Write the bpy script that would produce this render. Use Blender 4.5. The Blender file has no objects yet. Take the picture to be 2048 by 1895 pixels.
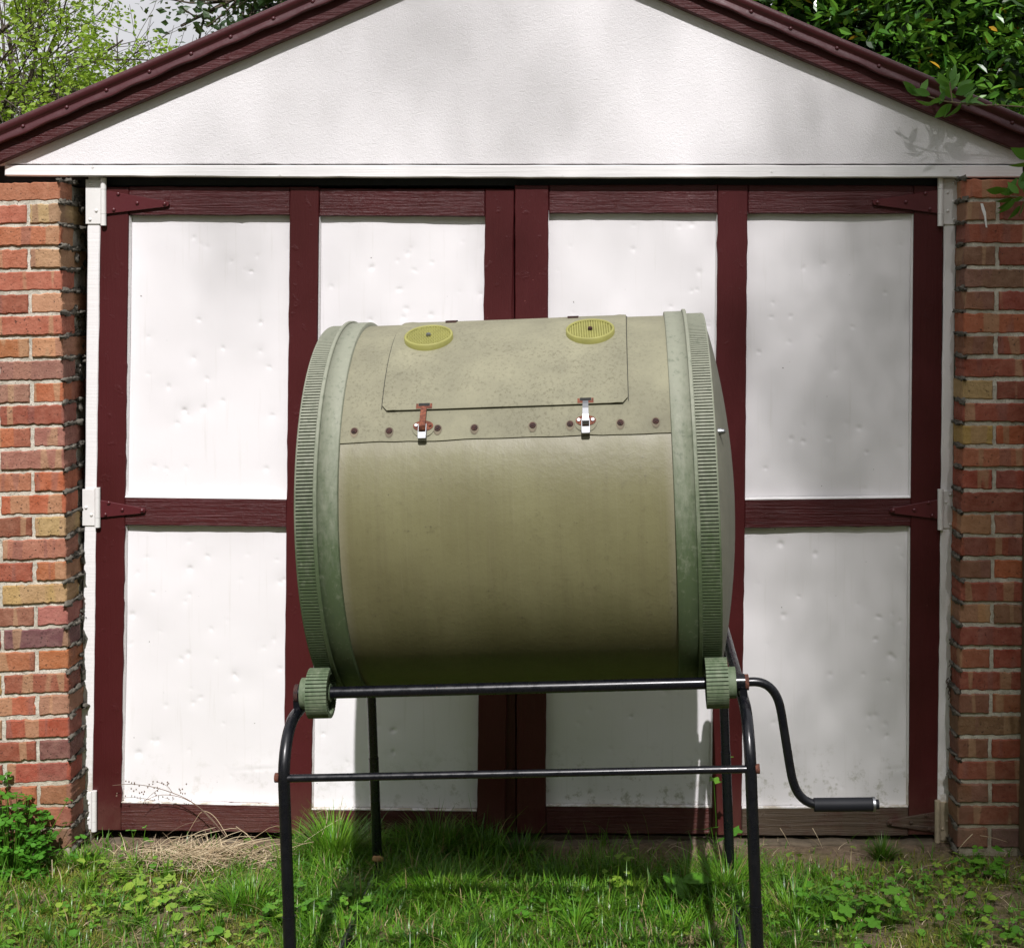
import bpy, math, random
import numpy as np
from mathutils import Vector, Matrix, noise as mn

R = math.radians
PI = math.pi
sc = bpy.context.scene
C = sc.collection
random.seed(7)
rng = np.random.default_rng(7)

# ------------------------------------------------------------------ camera
F, D, CX, CY, H = 2750.0, 4.18, 1160.0, 601.0, 1.64     # focal (px of the 2048 px photo), distance of the doors, vanishing point, eye height
cam = bpy.data.cameras.new('camera')
co = bpy.data.objects.new('camera', cam); C.objects.link(co)
co.location = (0, -D, H); co.rotation_euler = (PI / 2, 0, 0)
cam.sensor_width = 36; cam.sensor_fit = 'HORIZONTAL'
cam.lens = F / 2048 * 36
cam.shift_x = (1024 - CX) / 2048
cam.shift_y = -(947.5 - CY) / 2048
cam.clip_start = .05; cam.clip_end = 500
sc.camera = co

# ------------------------------------------------------------------ sky and sun
SUN = Vector((.03, -1, 1.12)).normalized()               # towards the sun
w = bpy.data.worlds.new('World'); sc.world = w; w.use_nodes = True
nt = w.node_tree; nt.nodes.clear()
sky = nt.nodes.new('ShaderNodeTexSky'); sky.sky_type = 'NISHITA'; sky.sun_disc = False
sky.sun_elevation = math.asin(SUN.z); sky.sun_rotation = math.atan2(SUN.x, SUN.y)
sky.air_density = 1.0; sky.dust_density = 1.5; sky.ozone_density = 1.0
tc = nt.nodes.new('ShaderNodeTexCoord')
nz = nt.nodes.new('ShaderNodeTexNoise'); nz.inputs['Scale'].default_value = 2.2; nz.inputs['Detail'].default_value = 5
mr = nt.nodes.new('ShaderNodeMapRange'); mr.inputs['From Min'].default_value = .35; mr.inputs['From Max'].default_value = .6
mr.inputs['To Min'].default_value = .72; mr.inputs['To Max'].default_value = 1.0
mx = nt.nodes.new('ShaderNodeMix'); mx.data_type = 'RGBA'
mx.inputs[7].default_value = (14.6, 14.5, 15.0, 1)
bg = nt.nodes.new('ShaderNodeBackground'); bg.inputs['Strength'].default_value = .05
out = nt.nodes.new('ShaderNodeOutputWorld')
nt.links.new(tc.outputs['Generated'], nz.inputs['Vector'])
nt.links.new(nz.outputs['Fac'], mr.inputs['Value'])
nt.links.new(mr.outputs['Result'], mx.inputs[0])
nt.links.new(sky.outputs['Color'], mx.inputs[6])
nt.links.new(mx.outputs[2], bg.inputs['Color'])
nt.links.new(bg.outputs[0], out.inputs[0])
sl = bpy.data.lights.new('sun', 'SUN'); sl.energy = 4.6; sl.angle = R(.53); sl.color = (1, .965, .965)
so = bpy.data.objects.new('sun', sl); C.objects.link(so)
so.rotation_euler = SUN.to_track_quat('Z', 'Y').to_euler()
sc.view_settings.view_transform = 'Standard'
sc.view_settings.look = 'None'
sc.view_settings.exposure = 0.09
sc.view_settings.gamma = 1
sc.view_settings.use_curve_mapping = False
sc.cycles.max_bounces = 8
sc.cycles.transparent_max_bounces = 8

# ------------------------------------------------------------------ helpers
def P(px, py, y=0.0):
    """point of the place behind pixel (px, py) of the photograph, on the vertical plane y"""
    d = D + y
    return Vector(((px - CX) * d / F, y, H - (py - CY) * d / F))

def PX(px, py, y=0.0):
    p = P(px, py, y); return (p.x, p.z)

def tag(o, label=None, cat=None, group=None, kind=None):
    if label: o['label'] = label
    if cat: o['category'] = cat
    if group: o['group'] = group
    if kind: o['kind'] = kind
    return o

def empty(name, loc=(0, 0, 0), **k):
    o = bpy.data.objects.new(name, None); C.objects.link(o); o.location = loc
    o.empty_display_size = .1
    return tag(o, **k)

def link_mesh(name, me, parent=None, mat=None):
    o = bpy.data.objects.new(name, me); C.objects.link(o)
    if parent: o.parent = parent
    if mat and not me.materials: me.materials.append(mat)
    return o

class MB:
    def __init__(s): s.v = []; s.f = []; s.sm = []
    def add(s, vs, fs, smooth=False):
        n = len(s.v); s.v += [tuple(v) for v in vs]
        s.f += [tuple(i + n for i in f) for f in fs]; s.sm += [smooth] * len(fs)
    def box(s, a, b):
        x0, y0, z0 = a; x1, y1, z1 = b
        s.add([(x0,y0,z0),(x1,y0,z0),(x1,y1,z0),(x0,y1,z0),(x0,y0,z1),(x1,y0,z1),(x1,y1,z1),(x0,y1,z1)],
              [(0,3,2,1),(4,5,6,7),(0,1,5,4),(1,2,6,5),(2,3,7,6),(3,0,4,7)])
    def tube(s, pts, r, n=10, cap=True, smooth=True):
        pts = [Vector(p) for p in pts]
        rs = r if isinstance(r, (list, tuple)) else [r] * len(pts)
        vs = []; fs = []
        t0 = (pts[1] - pts[0]).normalized()
        up = Vector((0, 0, 1)) if abs(t0.z) < .9 else Vector((1, 0, 0))
        u = t0.cross(up).normalized()
        for i, p in enumerate(pts):
            t = (pts[min(i + 1, len(pts) - 1)] - pts[max(i - 1, 0)]).normalized()
            u = (u - t * u.dot(t))
            if u.length < 1e-6: u = t.orthogonal()
            u.normalize(); v = t.cross(u)
            for k in range(n):
                a = 2 * PI * k / n
                vs.append(p + (u * math.cos(a) + v * math.sin(a)) * rs[i])
        for i in range(len(pts) - 1):
            for k in range(n):
                a = i * n + k; b = i * n + (k + 1) % n
                fs.append((a, b, b + n, a + n))
        s.add(vs, fs, smooth)
        if cap:
            s.add(vs[:n], [tuple(range(n))[::-1]]); s.add(vs[-n:], [tuple(range(n))])
    def cyl(s, a, b, r, n=16, r2=None):
        s.tube([a, b], [r, r2 if r2 is not None else r], n)
    def slab(s, pts, yf, yb, bev=.002, seg=None, jit=0.0, seed=0):
        """outline in X,Z extruded from the front plane yf back to yb, with a bevelled, slightly uneven edge"""
        rd = random.Random(seed)
        q = []
        n = len(pts)
        area = sum(pts[i][0] * pts[(i + 1) % n][1] - pts[(i + 1) % n][0] * pts[i][1] for i in range(n))
        if area > 0: pts = pts[::-1]
        for i in range(n):
            a = Vector(pts[i]); b = Vector(pts[(i + 1) % n]); L = (b - a).length
            k = max(1, int(L / seg)) if seg else 1
            nn = Vector((-(b - a).y, (b - a).x)).normalized()
            for j in range(k):
                p = a.lerp(b, j / k)
                if j and jit: p = p + nn * rd.gauss(0, jit) 
                q.append(p)
        m = len(q); ins = []
        for i in range(m):
            e0 = (q[i] - q[i - 1]).normalized(); e1 = (q[(i + 1) % m] - q[i]).normalized()
            n0 = Vector((e0.y, -e0.x)); n1 = Vector((e1.y, -e1.x))
            b = n0 + n1
            b = b.normalized() * bev / max(.5, b.normalized().dot(n0)) if b.length > 1e-6 else n0 * bev
            ins.append(q[i] + b)
        vs = [(p.x, yf, p.y) for p in ins] + [(p.x, yf + bev, p.y) for p in q] + [(p.x, yb, p.y) for p in q]
        fs = [tuple(range(m))]
        for i in range(m):
            j = (i + 1) % m
            fs.append((i, i + m, j + m, j)); fs.append((i + m, i + 2 * m, j + 2 * m, j + m))
        fs.append(tuple(range(2 * m, 3 * m))[::-1])
        s.add(vs, fs)
    def blob(s, c, r, seed=0, amp=.35, nu=8, nv=6):
        c = Vector(c); r = Vector(r); vs = []; fs = []
        for j in range(nv + 1):
            th = PI * j / nv
            for i in range(nu):
                ph = 2 * PI * i / nu
                d = Vector((math.sin(th) * math.cos(ph), math.sin(th) * math.sin(ph), math.cos(th)))
                k = 1 + amp * mn.noise(d * 1.7 + Vector((seed * 3.1, seed * 1.7, 0)))
                vs.append(c + Vector((d.x * r.x, d.y * r.y, d.z * r.z)) * k)
        for j in range(nv):
            for i in range(nu):
                a = j * nu + i; b = j * nu + (i + 1) % nu
                fs.append((a, b, b + nu, a + nu))
        s.add(vs, fs, True)
    def mesh(s, name):
        me = bpy.data.meshes.new(name); me.from_pydata(s.v, [], s.f)
        me.polygons.foreach_set('use_smooth', s.sm); me.validate(); me.update()
        return me
    def build(s, name, mat=None, parent=None):
        return link_mesh(name, s.mesh(name), parent, mat)

# ------------------------------------------------------------------ materials
class NT:
    def __init__(s, name):
        s.m = bpy.data.materials.new(name); s.m.use_nodes = True
        s.t = s.m.node_tree; s.t.nodes.clear()
        s.out = s.t.nodes.new('ShaderNodeOutputMaterial')
        s.b = s.t.nodes.new('ShaderNodeBsdfPrincipled')
        s.t.links.new(s.b.outputs[0], s.out.inputs[0])
    def n(s, typ, ins=None, **k):
        nd = s.t.nodes.new(typ)
        for a, v in k.items(): setattr(nd, a, v)
        for a, v in (ins or {}).items():
            if hasattr(v, 'is_output'): s.t.links.new(v, nd.inputs[a])
            else: nd.inputs[a].default_value = v
        return nd
    def L(s, a, b): s.t.links.new(a, b)
    def pos(s, scale=(1, 1, 1), loc=(0, 0, 0), obj=False):
        if obj: v = s.n('ShaderNodeTexCoord').outputs['Object']
        else: v = s.n('ShaderNodeNewGeometry').outputs['Position']
        return s.n('ShaderNodeMapping', {'Vector': v, 'Scale': scale, 'Location': loc}).outputs[0]
    def noise(s, vec, scale, detail=4, rough=.55, dist=0):
        return s.n('ShaderNodeTexNoise', {'Vector': vec, 'Scale': scale, 'Detail': detail, 'Roughness': rough, 'Distortion': dist}).outputs['Fac']
    def ramp(s, fac, a, b, lo=0, hi=1, smooth=False):
        return s.n('ShaderNodeMapRange', {'Value': fac, 'From Min': a, 'From Max': b, 'To Min': lo, 'To Max': hi},
                   interpolation_type='SMOOTHSTEP' if smooth else 'LINEAR').outputs[0]
    def mix(s, f, a, b, mode='MIX'):
        nd = s.n('ShaderNodeMix', data_type='RGBA', blend_type=mode)
        for i, v in ((0, f), (6, a), (7, b)):
            if hasattr(v, 'is_output'): s.L(v, nd.inputs[i])
            elif i == 0: nd.inputs[0].default_value = v
            else: nd.inputs[i].default_value = (*v, 1) if len(v) == 3 else v
        return nd.outputs[2]
    def math(s, op, a, b=0.0):
        nd = s.n('ShaderNodeMath', operation=op)
        for i, v in ((0, a), (1, b)):
            if hasattr(v, 'is_output'): s.L(v, nd.inputs[i])
            else: nd.inputs[i].default_value = v
        return nd.outputs[0]
    def sep(s, v):
        return s.n('ShaderNodeSeparateXYZ', {'Vector': v}).outputs
    def color(s, c):
        if hasattr(c, 'is_output'): s.L(c, s.b.inputs['Base Color'])
        else: s.b.inputs['Base Color'].default_value = (*c, 1)
    def rough(s, c):
        if hasattr(c, 'is_output'): s.L(c, s.b.inputs['Roughness'])
        else: s.b.inputs['Roughness'].default_value = c
    def bump(s, h, dist=.002, strength=1.0, prev=None):
        nd = s.n('ShaderNodeBump', {'Height': h, 'Distance': dist, 'Strength': strength})
        if prev: s.L(prev, nd.inputs['Normal'])
        s.L(nd.outputs[0], s.b.inputs['Normal'])
        return nd.outputs[0]

def mat_stucco():
    s = NT('white_stucco'); p = s.pos()
    a = s.noise(p, 120, 6, .8); b = s.noise(p, 300, 3, .6)
    big = s.noise(p, 2.2, 4)
    s.color(s.mix(s.ramp(big, .35, .7), (.85, .83, .845), (.80, .78, .79)))
    s.rough(.9)
    n1 = s.bump(a, .0034, .8); s.bump(b, .0018, .9, n1)
    return s.m

def mat_white_wood():
    s = NT('white_painted_wood'); p = s.pos((1.5, 30, 60))
    g = s.noise(p, 3, 5, .6)
    q = s.pos()
    z = s.sep(q)[2]
    dirt = s.math('MULTIPLY', s.ramp(z, .28, .02), s.ramp(s.noise(q, 24, 6, .7), .42, .56))
    chips = s.ramp(s.noise(q, 70, 4, .7), .70, .74)
    c = s.mix(chips, (.82, .805, .80), (.35, .31, .27))
    s.color(s.mix(dirt, c, (.36, .29, .17))); s.rough(.5)
    s.bump(g, .0015, .7)
    return s.m

def mat_maroon(name, vert, weathered=False, fresh=0.0):
    s = NT(name)
    sc_ = (38, 38, 1.6) if vert else (1.6, 38, 38)
    p = s.pos(sc_); q = s.pos()
    g = s.noise(p, 3.2, 8, .68, .6)
    knots = s.noise(q, 26, 4, .6)
    base = s.mix(s.ramp(s.noise(q, 3, 3), .35, .65), (.056, .0082, .0086), (.070, .0112, .0130))
    base = s.mix(s.ramp(g, .62, .74, 0, .0 if vert else .16), base, (.26, .12, .14))
    spk = s.ramp(s.noise(q, 120, 3, .6), .72, .76)
    base = s.mix(s.math('MULTIPLY', spk, .75), base, (.32, .12, .11))
    base = s.mix(s.math('MULTIPLY', s.ramp(s.noise(q, 34, 6, .8), .66, .70), .5), base, (.13, .06, .05))
    z = s.sep(q)[2]
    lo = s.math('MULTIPLY', s.ramp(z, .20, .03), s.ramp(s.noise(q, 9, 5, .65), .30, .55))
    if weathered:
        base = s.mix(s.ramp(s.noise(q, 5, 6, .7), .28, .5), base, (.10, .072, .05))
        base = s.mix(s.ramp(g, .5, .7, 0, .6), base, (.055, .04, .03))
    else:
        base = s.mix(s.math('MULTIPLY', lo, .65), base, (.11, .05, .038))
    s.color(base)
    s.rough(.42 if vert else .40)
    s.b.inputs['Specular IOR Level'].default_value = .32 if vert else .36
    n1 = s.bump(g, .0055 if not vert else .0032, .9 if not vert else .5)
    s.bump(s.ramp(knots, .6, .72), .0015, .6, n1)
    return s.m

def mat_panel():
    s = NT('dented_white_sheet_metal'); q = s.pos((1, 0, 1)); p3 = s.pos()
    wav = s.math('MULTIPLY', s.noise(q, 3.1, 2, .4), .010)
    wav2 = s.math('MULTIPLY', s.noise(q, 11, 2, .4), .0011)
    h = wav2
    s.bump(h, 1.0, 1.0)
    z = s.sep(p3)[2]
    mould = s.math('MULTIPLY', s.ramp(z, .30, .07), s.ramp(s.noise(p3, 26, 6, .7), .54, .66))
    xx = s.sep(p3)[0]
    mould = s.math('MULTIPLY', mould, s.ramp(xx, -.62, -.2, .28, .8))
    streak = s.ramp(s.noise(s.pos((22, 1, 1.2)), 3, 4, .6), .58, .78, 0, .20)
    fl = s.ramp(s.noise(p3, 62, 2, .5), .79, .80, 0, .8)
    c = s.mix(s.ramp(s.noise(p3, 1.7, 3), .3, .7), (.815, .795, .81), (.775, .755, .765))
    c = s.mix(streak, c, (.5, .48, .42))
    c = s.mix(mould, c, (.20, .19, .09))
    c = s.mix(fl, c, (.09, .07, .06))
    s.color(c); s.rough(s.ramp(s.noise(p3, 8, 3), .3, .7, .30, .42))
    s.b.inputs['Specular IOR Level'].default_value = .4
    return s.m

def mat_brick():
    s = NT('flashed_brick'); q = s.pos()
    oi = s.n('ShaderNodeObjectInfo')
    off = s.n('ShaderNodeVectorMath', {0: q, 1: s.n('ShaderNodeCombineXYZ', {0: s.math('MULTIPLY', oi.outputs['Random'], 37), 1: s.math('MULTIPLY', oi.outputs['Random'], 11), 2: 0.0}).outputs[0]}, operation='ADD').outputs[0]
    bands = s.noise(s.n('ShaderNodeMapping', {'Vector': off, 'Scale': (17, 3, 1.5)}).outputs[0], 1, 1, .4, .4)
    base = oi.outputs['Color']
    flash = s.mix(.62, base, (.42, .25, .13))
    dark = s.mix(.45, base, (.20, .07, .06))
    c = s.mix(s.ramp(bands, .60, .63), base, flash)
    c = s.mix(s.ramp(bands, .40, .37), c, dark)
    mott = s.noise(off, 34, 5, .65)
    c = s.mix(s.ramp(mott, .3, .75), s.mix(.22, c, (.05, .02, .015)), s.mix(.12, c, (.8, .6, .45)))
    pits = s.noise(off, 150, 3, .6)
    pf = s.math('MULTIPLY', s.ramp(pits, .655, .70), s.ramp(oi.outputs['Random'], 0, 1, .35, 1))
    c = s.mix(pf, c, (.045, .03, .022))
    z = s.sep(q)[2]
    c = s.mix(s.math('MULTIPLY', s.ramp(z, .28, .0), s.ramp(s.noise(q, 12, 4), .35, .6, 0, .75)), c, (.15, .10, .065))
    s.color(c); s.rough(.82)
    n1 = s.bump(s.noise(off, 70, 5, .7), .0055, .8)
    s.bump(s.ramp(pits, .70, .64), .004, .9, n1)
    return s.m

def mat_mortar():
    s = NT('weathered_lime_mortar'); q = s.pos()
    a = s.noise(q, 26, 5, .65); b = s.noise(q, 230, 3, .6)
    c = s.mix(s.ramp(a, .38, .66), (.66, .62, .53), (.38, .35, .28))
    c = s.mix(s.ramp(b, .58, .72), c, (.08, .07, .06))
    z = s.sep(q)[2]
    c = s.mix(s.ramp(z, .35, .05, 0, .6), c, (.25, .20, .11))
    s.color(c); s.rough(.95); n1 = s.bump(s.noise(q, 60, 5, .7), .006, .8); s.bump(b, .002, .8, n1)
    return s.m

def mat_plain(name, col, rough=.5, metal=0, bscale=0, bdist=.001, var=.0, spec=.5):
    s = NT(name); q = s.pos()
    if var:
        dk = tuple(v * (1 - var) for v in col); s.color(s.mix(s.ramp(s.noise(q, 18, 5, .65), .35, .68), col, dk))
    else: s.color(col)
    s.rough(rough); s.b.inputs['Metallic'].default_value = metal; s.b.inputs['Specular IOR Level'].default_value = spec
    if bscale: s.bump(s.noise(q, bscale, 4, .6), bdist, .7)
    return s.m

def mat_tube():
    s = NT('black_powder_coated_steel'); q = s.pos()
    n = s.noise(q, 95, 5, .75); chip = s.ramp(n, .70, .715)
    c = s.mix(chip, (.004, .0045, .007), (.16, .075, .045))
    c = s.mix(s.ramp(s.noise(q, 30, 5, .7), .5, .75, 0, .5), c, (.010, .0095, .0095))
    s.color(c); s.rough(s.ramp(s.noise(q, 40, 5, .7), .35, .7, .20, .42)); s.bump(n, .00012, .5)
    return s.m

def mat_rust(name='rusty_iron', a=(.16, .05, .025), b=(.05, .018, .012)):
    s = NT(name); q = s.pos(); n = s.noise(q, 160, 4, .7)
    s.color(s.mix(s.ramp(n, .4, .6), a, b)); s.rough(.85); s.bump(n, .001, .8)
    return s.m

def mat_drum(name, old):
    """olive plastic sheet, bleached and speckled with lichen on its upper half"""
    s = NT(name); o = s.n('ShaderNodeTexCoord').outputs['Object']
    x, y, z = s.sep(o)[0], s.sep(o)[1], s.sep(o)[2]
    n1 = s.noise(o, 9, 5, .6); n2 = s.noise(o, 60, 5, .7); n3 = s.noise(o, 5, 3, .5)
    sm = s.noise(s.n('ShaderNodeMapping', {'Vector': o, 'Scale': (26, 1.2, 1.2)}).outputs[0], 2, 4, .6)
    if old:
        c = s.mix(s.ramp(n1, .36, .66), (.272, .262, .180), (.222, .215, .150))
        c = s.mix(s.ramp(s.noise(o, 2.6, 5, .6), .45, .66, 0, .7), c, (.165, .156, .112))
        grime = s.math('MULTIPLY', s.ramp(s.noise(o, 130, 5, .75), .50, .66), s.ramp(n3, .35, .62, .12, .6))
        c = s.mix(grime, c, (.10, .092, .06))
        c = s.mix(s.ramp(s.noise(o, 150, 2, .5), .73, .76, 0, .5), c, (.05, .045, .035))
    else:
        c = s.mix(s.ramp(n3, .35, .65), (.170, .161, .080), (.138, .128, .061))
        c = s.mix(s.ramp(sm, .45, .72, 0, .3), c, (.115, .10, .055))
        st_ = s.noise(s.n('ShaderNodeMapping', {'Vector': o, 'Scale': (95, 1.6, 1.6)}).outputs[0], 2, 5, .7)
        c = s.mix(s.ramp(st_, .56, .68, 0, .07), c, (.30, .27, .18)); c = s.mix(s.ramp(st_, .44, .34, 0, .09), c, (.09, .075, .04))
        # chalky bloom that ends in a ragged edge a little below the seam
        edge = s.math('ADD', z, s.math('MULTIPLY', s.noise(s.n('ShaderNodeMapping', {'Vector': o, 'Scale': (1, 0, 0)}).outputs[0], 9, 5, .6), .085))
        c = s.mix(s.ramp(edge, 1.345, 1.372, 0, .38), c, (.25, .235, .17))
        c = s.mix(s.ramp(s.math('ABSOLUTE', x), .345, .366, 0, .4), c, (.27, .25, .19))
        algae_shade = s.math('ADD', z, s.math('MULTIPLY', s.noise(s.n('ShaderNodeMapping', {'Vector': o, 'Scale': (2.2, .6, .6)}).outputs[0], 2.6, 6, .65), .34))
        c = s.mix(s.ramp(algae_shade, 1.17, .98, 0, .6), c, (.060, .062, .020))  # underside: shade painted into the colour, together with algae green
        grime = s.math('MULTIPLY', s.ramp(n2, .54, .70), s.ramp(n1, .42, .62, 0, .5))
        c = s.mix(grime, c, (.085, .075, .04))
        c = s.mix(s.ramp(s.noise(o, 120, 2, .5), .74, .76, 0, .55), c, (.05, .045, .03))
    s.color(c); s.rough(s.ramp(n1, .3, .7, .52, .42) if not old else .8)
    s.b.inputs['Specular IOR Level'].default_value = .2 if old else .38
    s.bump(n2, .0012, .6)
    return s.m

def mat_green_plastic(name, a=(.056, .088, .034), b=(.245, .255, .195), up=True):
    s = NT(name); o = s.n('ShaderNodeTexCoord').outputs['Object']
    z = s.sep(o)[2]
    n = s.noise(s.n('ShaderNodeMapping', {'Vector': o, 'Scale': (3, 1, 1)}).outputs[0], 22, 6, .7)
    f = s.noise(o, 70, 5, .7)
    chalk = s.ramp(s.math('ADD', z, s.math('MULTIPLY', n, .5)), 1.30, 1.68, .05, .95) if up else s.ramp(n, .4, .65, .2, .8)
    c = s.mix(chalk, a, b)
    c = s.mix(s.ramp(f, .55, .72, 0, .3), c, (.33, .35, .26))
    c = s.mix(s.ramp(f, .44, .36, 0, .4), c, (.06, .085, .05))
    s.color(c); s.rough(.68); s.bump(f, .0008, .6)
    return s.m

def mat_leaf(name, a, b, yellow=0.0, rough=.45, trans=.25, patch=False):
    s = NT(name)
    g = s.n('ShaderNodeNewGeometry'); r = g.outputs['Random Per Island']
    oi = s.n('ShaderNodeObjectInfo').outputs['Random']
    r = s.math('FRACT', s.math('ADD', r, oi))
    c = s.mix(r, a, b)
    if patch:
        q = s.pos(); pn = s.noise(q, 7, 4, .6)
        c = s.mix(s.ramp(pn, .58, .74, 0, .6), c, (.20, .25, .032)); c = s.mix(s.ramp(pn, .44, .34, 0, .7), c, (.03, .13, .012))
        dry = s.math('GREATER_THAN', s.math('FRACT', s.math('MULTIPLY', r, 5.77)), .93); c = s.mix(dry, c, (.36, .28, .13))
    if yellow: c = s.mix(s.math('GREATER_THAN', s.math('FRACT', s.math('MULTIPLY', r, 7.31)), 1 - yellow), c, (.42, .24, .02))
    s.color(c); s.rough(rough)
    tr = s.n('ShaderNodeBsdfTranslucent', {'Color': s.mix(.5, c, (.20, .34, .03))})
    ms = s.n('ShaderNodeMixShader', {0: trans}); s.L(s.b.outputs[0], ms.inputs[1]); s.L(tr.outputs[0], ms.inputs[2])
    s.L(ms.outputs[0], s.out.inputs[0])
    return s.m

def mat_ground():
    s = NT('dirt_and_moss'); q = s.pos()
    a = s.noise(q, 6, 6, .65); b = s.noise(q, 40, 6, .7); c0 = s.noise(q, 170, 4, .7)
    soil = s.mix(s.ramp(b, .35, .65), (.27, .195, .125), (.135, .092, .058))
    soil = s.mix(s.ramp(c0, .6, .7, 0, .7), soil, (.40, .33, .23))
    moss = s.mix(s.ramp(c0, .4, .6), (.075, .085, .012), (.13, .13, .02))
    y = s.sep(q)[1]
    m = s.math('MULTIPLY', s.ramp(a, .44, .56), s.ramp(y, -.02, -.22))
    s.color(s.mix(m, soil, moss)); s.rough(.95)
    n1 = s.bump(b, .02, .8); s.bump(c0, .004, 1.0, n1)
    return s.m

M = dict(
    stucco=mat_stucco(), wwood=mat_white_wood(), mv=mat_maroon('maroon_paint_upright_grain', True), mh=mat_maroon('maroon_paint_level_grain', False),
    mold=mat_maroon('maroon_paint_worn_to_wood', False, True), panel=mat_panel(), brick=mat_brick(), mortar=mat_mortar(),
    mmetal=mat_plain('maroon_painted_metal', (.070, .014, .018), .42, bscale=12, bdist=.004, var=.15),
    mstrap=mat_plain('maroon_painted_iron', (.085, .013, .017), .38, bscale=60, bdist=.0008),
    wiron=mat_plain('white_painted_iron', (.78, .77, .75), .4, bscale=40, bdist=.0006, var=.05),
    dirtyiron=mat_plain('white_paint_stained_by_rust', (.56, .47, .33), .6, bscale=40, bdist=.001, var=.35),
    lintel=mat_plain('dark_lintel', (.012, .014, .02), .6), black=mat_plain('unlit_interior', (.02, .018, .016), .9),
    tube=mat_tube(),
    grip=mat_plain('black_rubber_grip', (.007, .008, .011), .62, spec=.3), rust=mat_rust(), rustd=mat_rust('dark_rust', (.06, .022, .016), (.02, .010, .009)),
    latch=mat_rust('orange_rust', (.22, .07, .035), (.10, .03, .018)), zinc=mat_plain('bright_zinc', (.30, .31, .32), .45, 1.0),
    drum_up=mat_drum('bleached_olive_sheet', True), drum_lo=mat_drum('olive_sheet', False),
    gear=mat_green_plastic('chalky_green_plastic'), gears=mat_green_plastic('worn_green_plastic', (.06, .10, .045), (.17, .205, .13), False),
    dome=mat_plain('grey_green_end_cap', (.20, .20, .15), .6, bscale=30, bdist=.0006, var=.2),
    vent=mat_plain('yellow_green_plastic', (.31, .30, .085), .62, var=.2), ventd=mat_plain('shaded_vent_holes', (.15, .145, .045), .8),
    stain=mat_plain('faint_rust_stain', (.20, .165, .11), .8, var=.5), grimy_shade=mat_plain('grimy_shaded_mortar', (.17, .155, .125), .95, bscale=160, bdist=.004, var=.6),  # reveal mortar: grime, with the reveal's shade also put into the colour
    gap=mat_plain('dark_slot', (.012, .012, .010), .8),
    ground=mat_ground(), post=mat_plain('brown_timber', (.14, .10, .055), .8, bscale=60, bdist=.002, var=.3),
    sill=mat_plain('dirty_concrete', (.16, .125, .085), .95, bscale=50, bdist=.004, var=.4),
    bark=mat_plain('grey_brown_bark', (.085, .066, .045), .9, bscale=70, bdist=.003, var=.35),
    roofm=mat_plain('roof_sheet', (.06, .045, .045), .7, bscale=20, bdist=.002),
    straw=mat_leaf('dry_straw', (.66, .55, .37), (.36, .26, .15), 0, .6, .1), stalk=mat_plain('brown_dead_stalk', (.16, .105, .07), .8),
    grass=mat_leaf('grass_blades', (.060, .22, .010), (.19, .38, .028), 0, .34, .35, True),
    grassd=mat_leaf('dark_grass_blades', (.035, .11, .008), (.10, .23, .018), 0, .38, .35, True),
    weed=mat_leaf('weed_leaves', (.065, .22, .014), (.14, .33, .025), 0, .5, .3),
    weedy=mat_leaf('young_weed_leaves', (.17, .32, .03), (.27, .40, .045), 0, .5, .3),
    mossl=mat_leaf('moss_tips', (.14, .17, .014), (.25, .25, .03), 0, .8, .2),
    spring=mat_leaf('spring_leaves', (.21, .36, .022), (.33, .46, .045), 0, .5, .45),
    ever=mat_leaf('evergreen_leaves', (.030, .105, .012), (.11, .26, .025), .035, .28, .22),
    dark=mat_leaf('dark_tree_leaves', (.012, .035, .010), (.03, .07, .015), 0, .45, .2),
    branchl=mat_leaf('willow_shaped_leaves', (.05, .17, .018), (.11, .28, .03), 0, .6, .3),
    twig=mat_plain('pale_twig', (.22, .17, .10), .8), cloth=mat_plain('tan_cork', (.42, .24, .11), .9, bscale=150, bdist=.002, var=.3),
)
M['pillar_leaf'] = mat_leaf('deep_green_leaves', (.045, .18, .014), (.09, .28, .022), 0, .5, .3)

# ------------------------------------------------------------------ ground
def gz(x, y):
    """height of the ground"""
    z = .012 * mn.noise(Vector((x * 2.3, y * 2.3, 0))) + .003 * mn.noise(Vector((x * 31, y * 31, 3))) + .006 * mn.noise(Vector((x * 9, y * 9, 3)))
    t = max(0.0, 1 - abs(y + .03) / .22)
    return z * (1 if y < -.05 else .6) - .010 + .004 * t

def build_ground():
    def axis(lo, hi, fine_lo, fine_hi, step):
        a = list(np.arange(fine_lo, fine_hi + 1e-6, step))
        s_ = step; x = fine_hi
        while x < hi: s_ *= 1.35; x += s_; a.append(min(x, hi))
        s_ = step; x = fine_lo; pre = []
        while x > lo: s_ *= 1.35; x -= s_; pre.append(max(x, lo))
        return pre[::-1] + a
    xs = axis(-150, 150, -2.2, 1.9, .025); ys = axis(-150, 150, -1.3, .25, .025)
    v = [(x, y, gz(x, y)) for y in ys for x in xs]; n = len(xs)
    f = [(j * n + i, j * n + i + 1, (j + 1) * n + i + 1, (j + 1) * n + i) for j in range(len(ys) - 1) for i in range(n - 1)]
    mb = MB(); mb.add(v, f, True)
    tag(mb.build('ground', M['ground']), kind='structure')
build_ground()

# ------------------------------------------------------------------ garage
garage = empty('garage', (0, .0, 0), label='white stucco gabled garage with maroon trim, double doors and brick pillars', cat='garage')
def slab(name, pts, yf, yb, mat, parent, bev=.002, seg=None, jit=0.0, seed=0, raw=False):
    mb = MB(); mb.slab(pts if raw else [PX(a, b, yf) for a, b in pts], yf, yb, bev, seg, jit, seed)
    return mb.build(name, M[mat] if isinstance(mat, str) else mat, parent)

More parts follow.
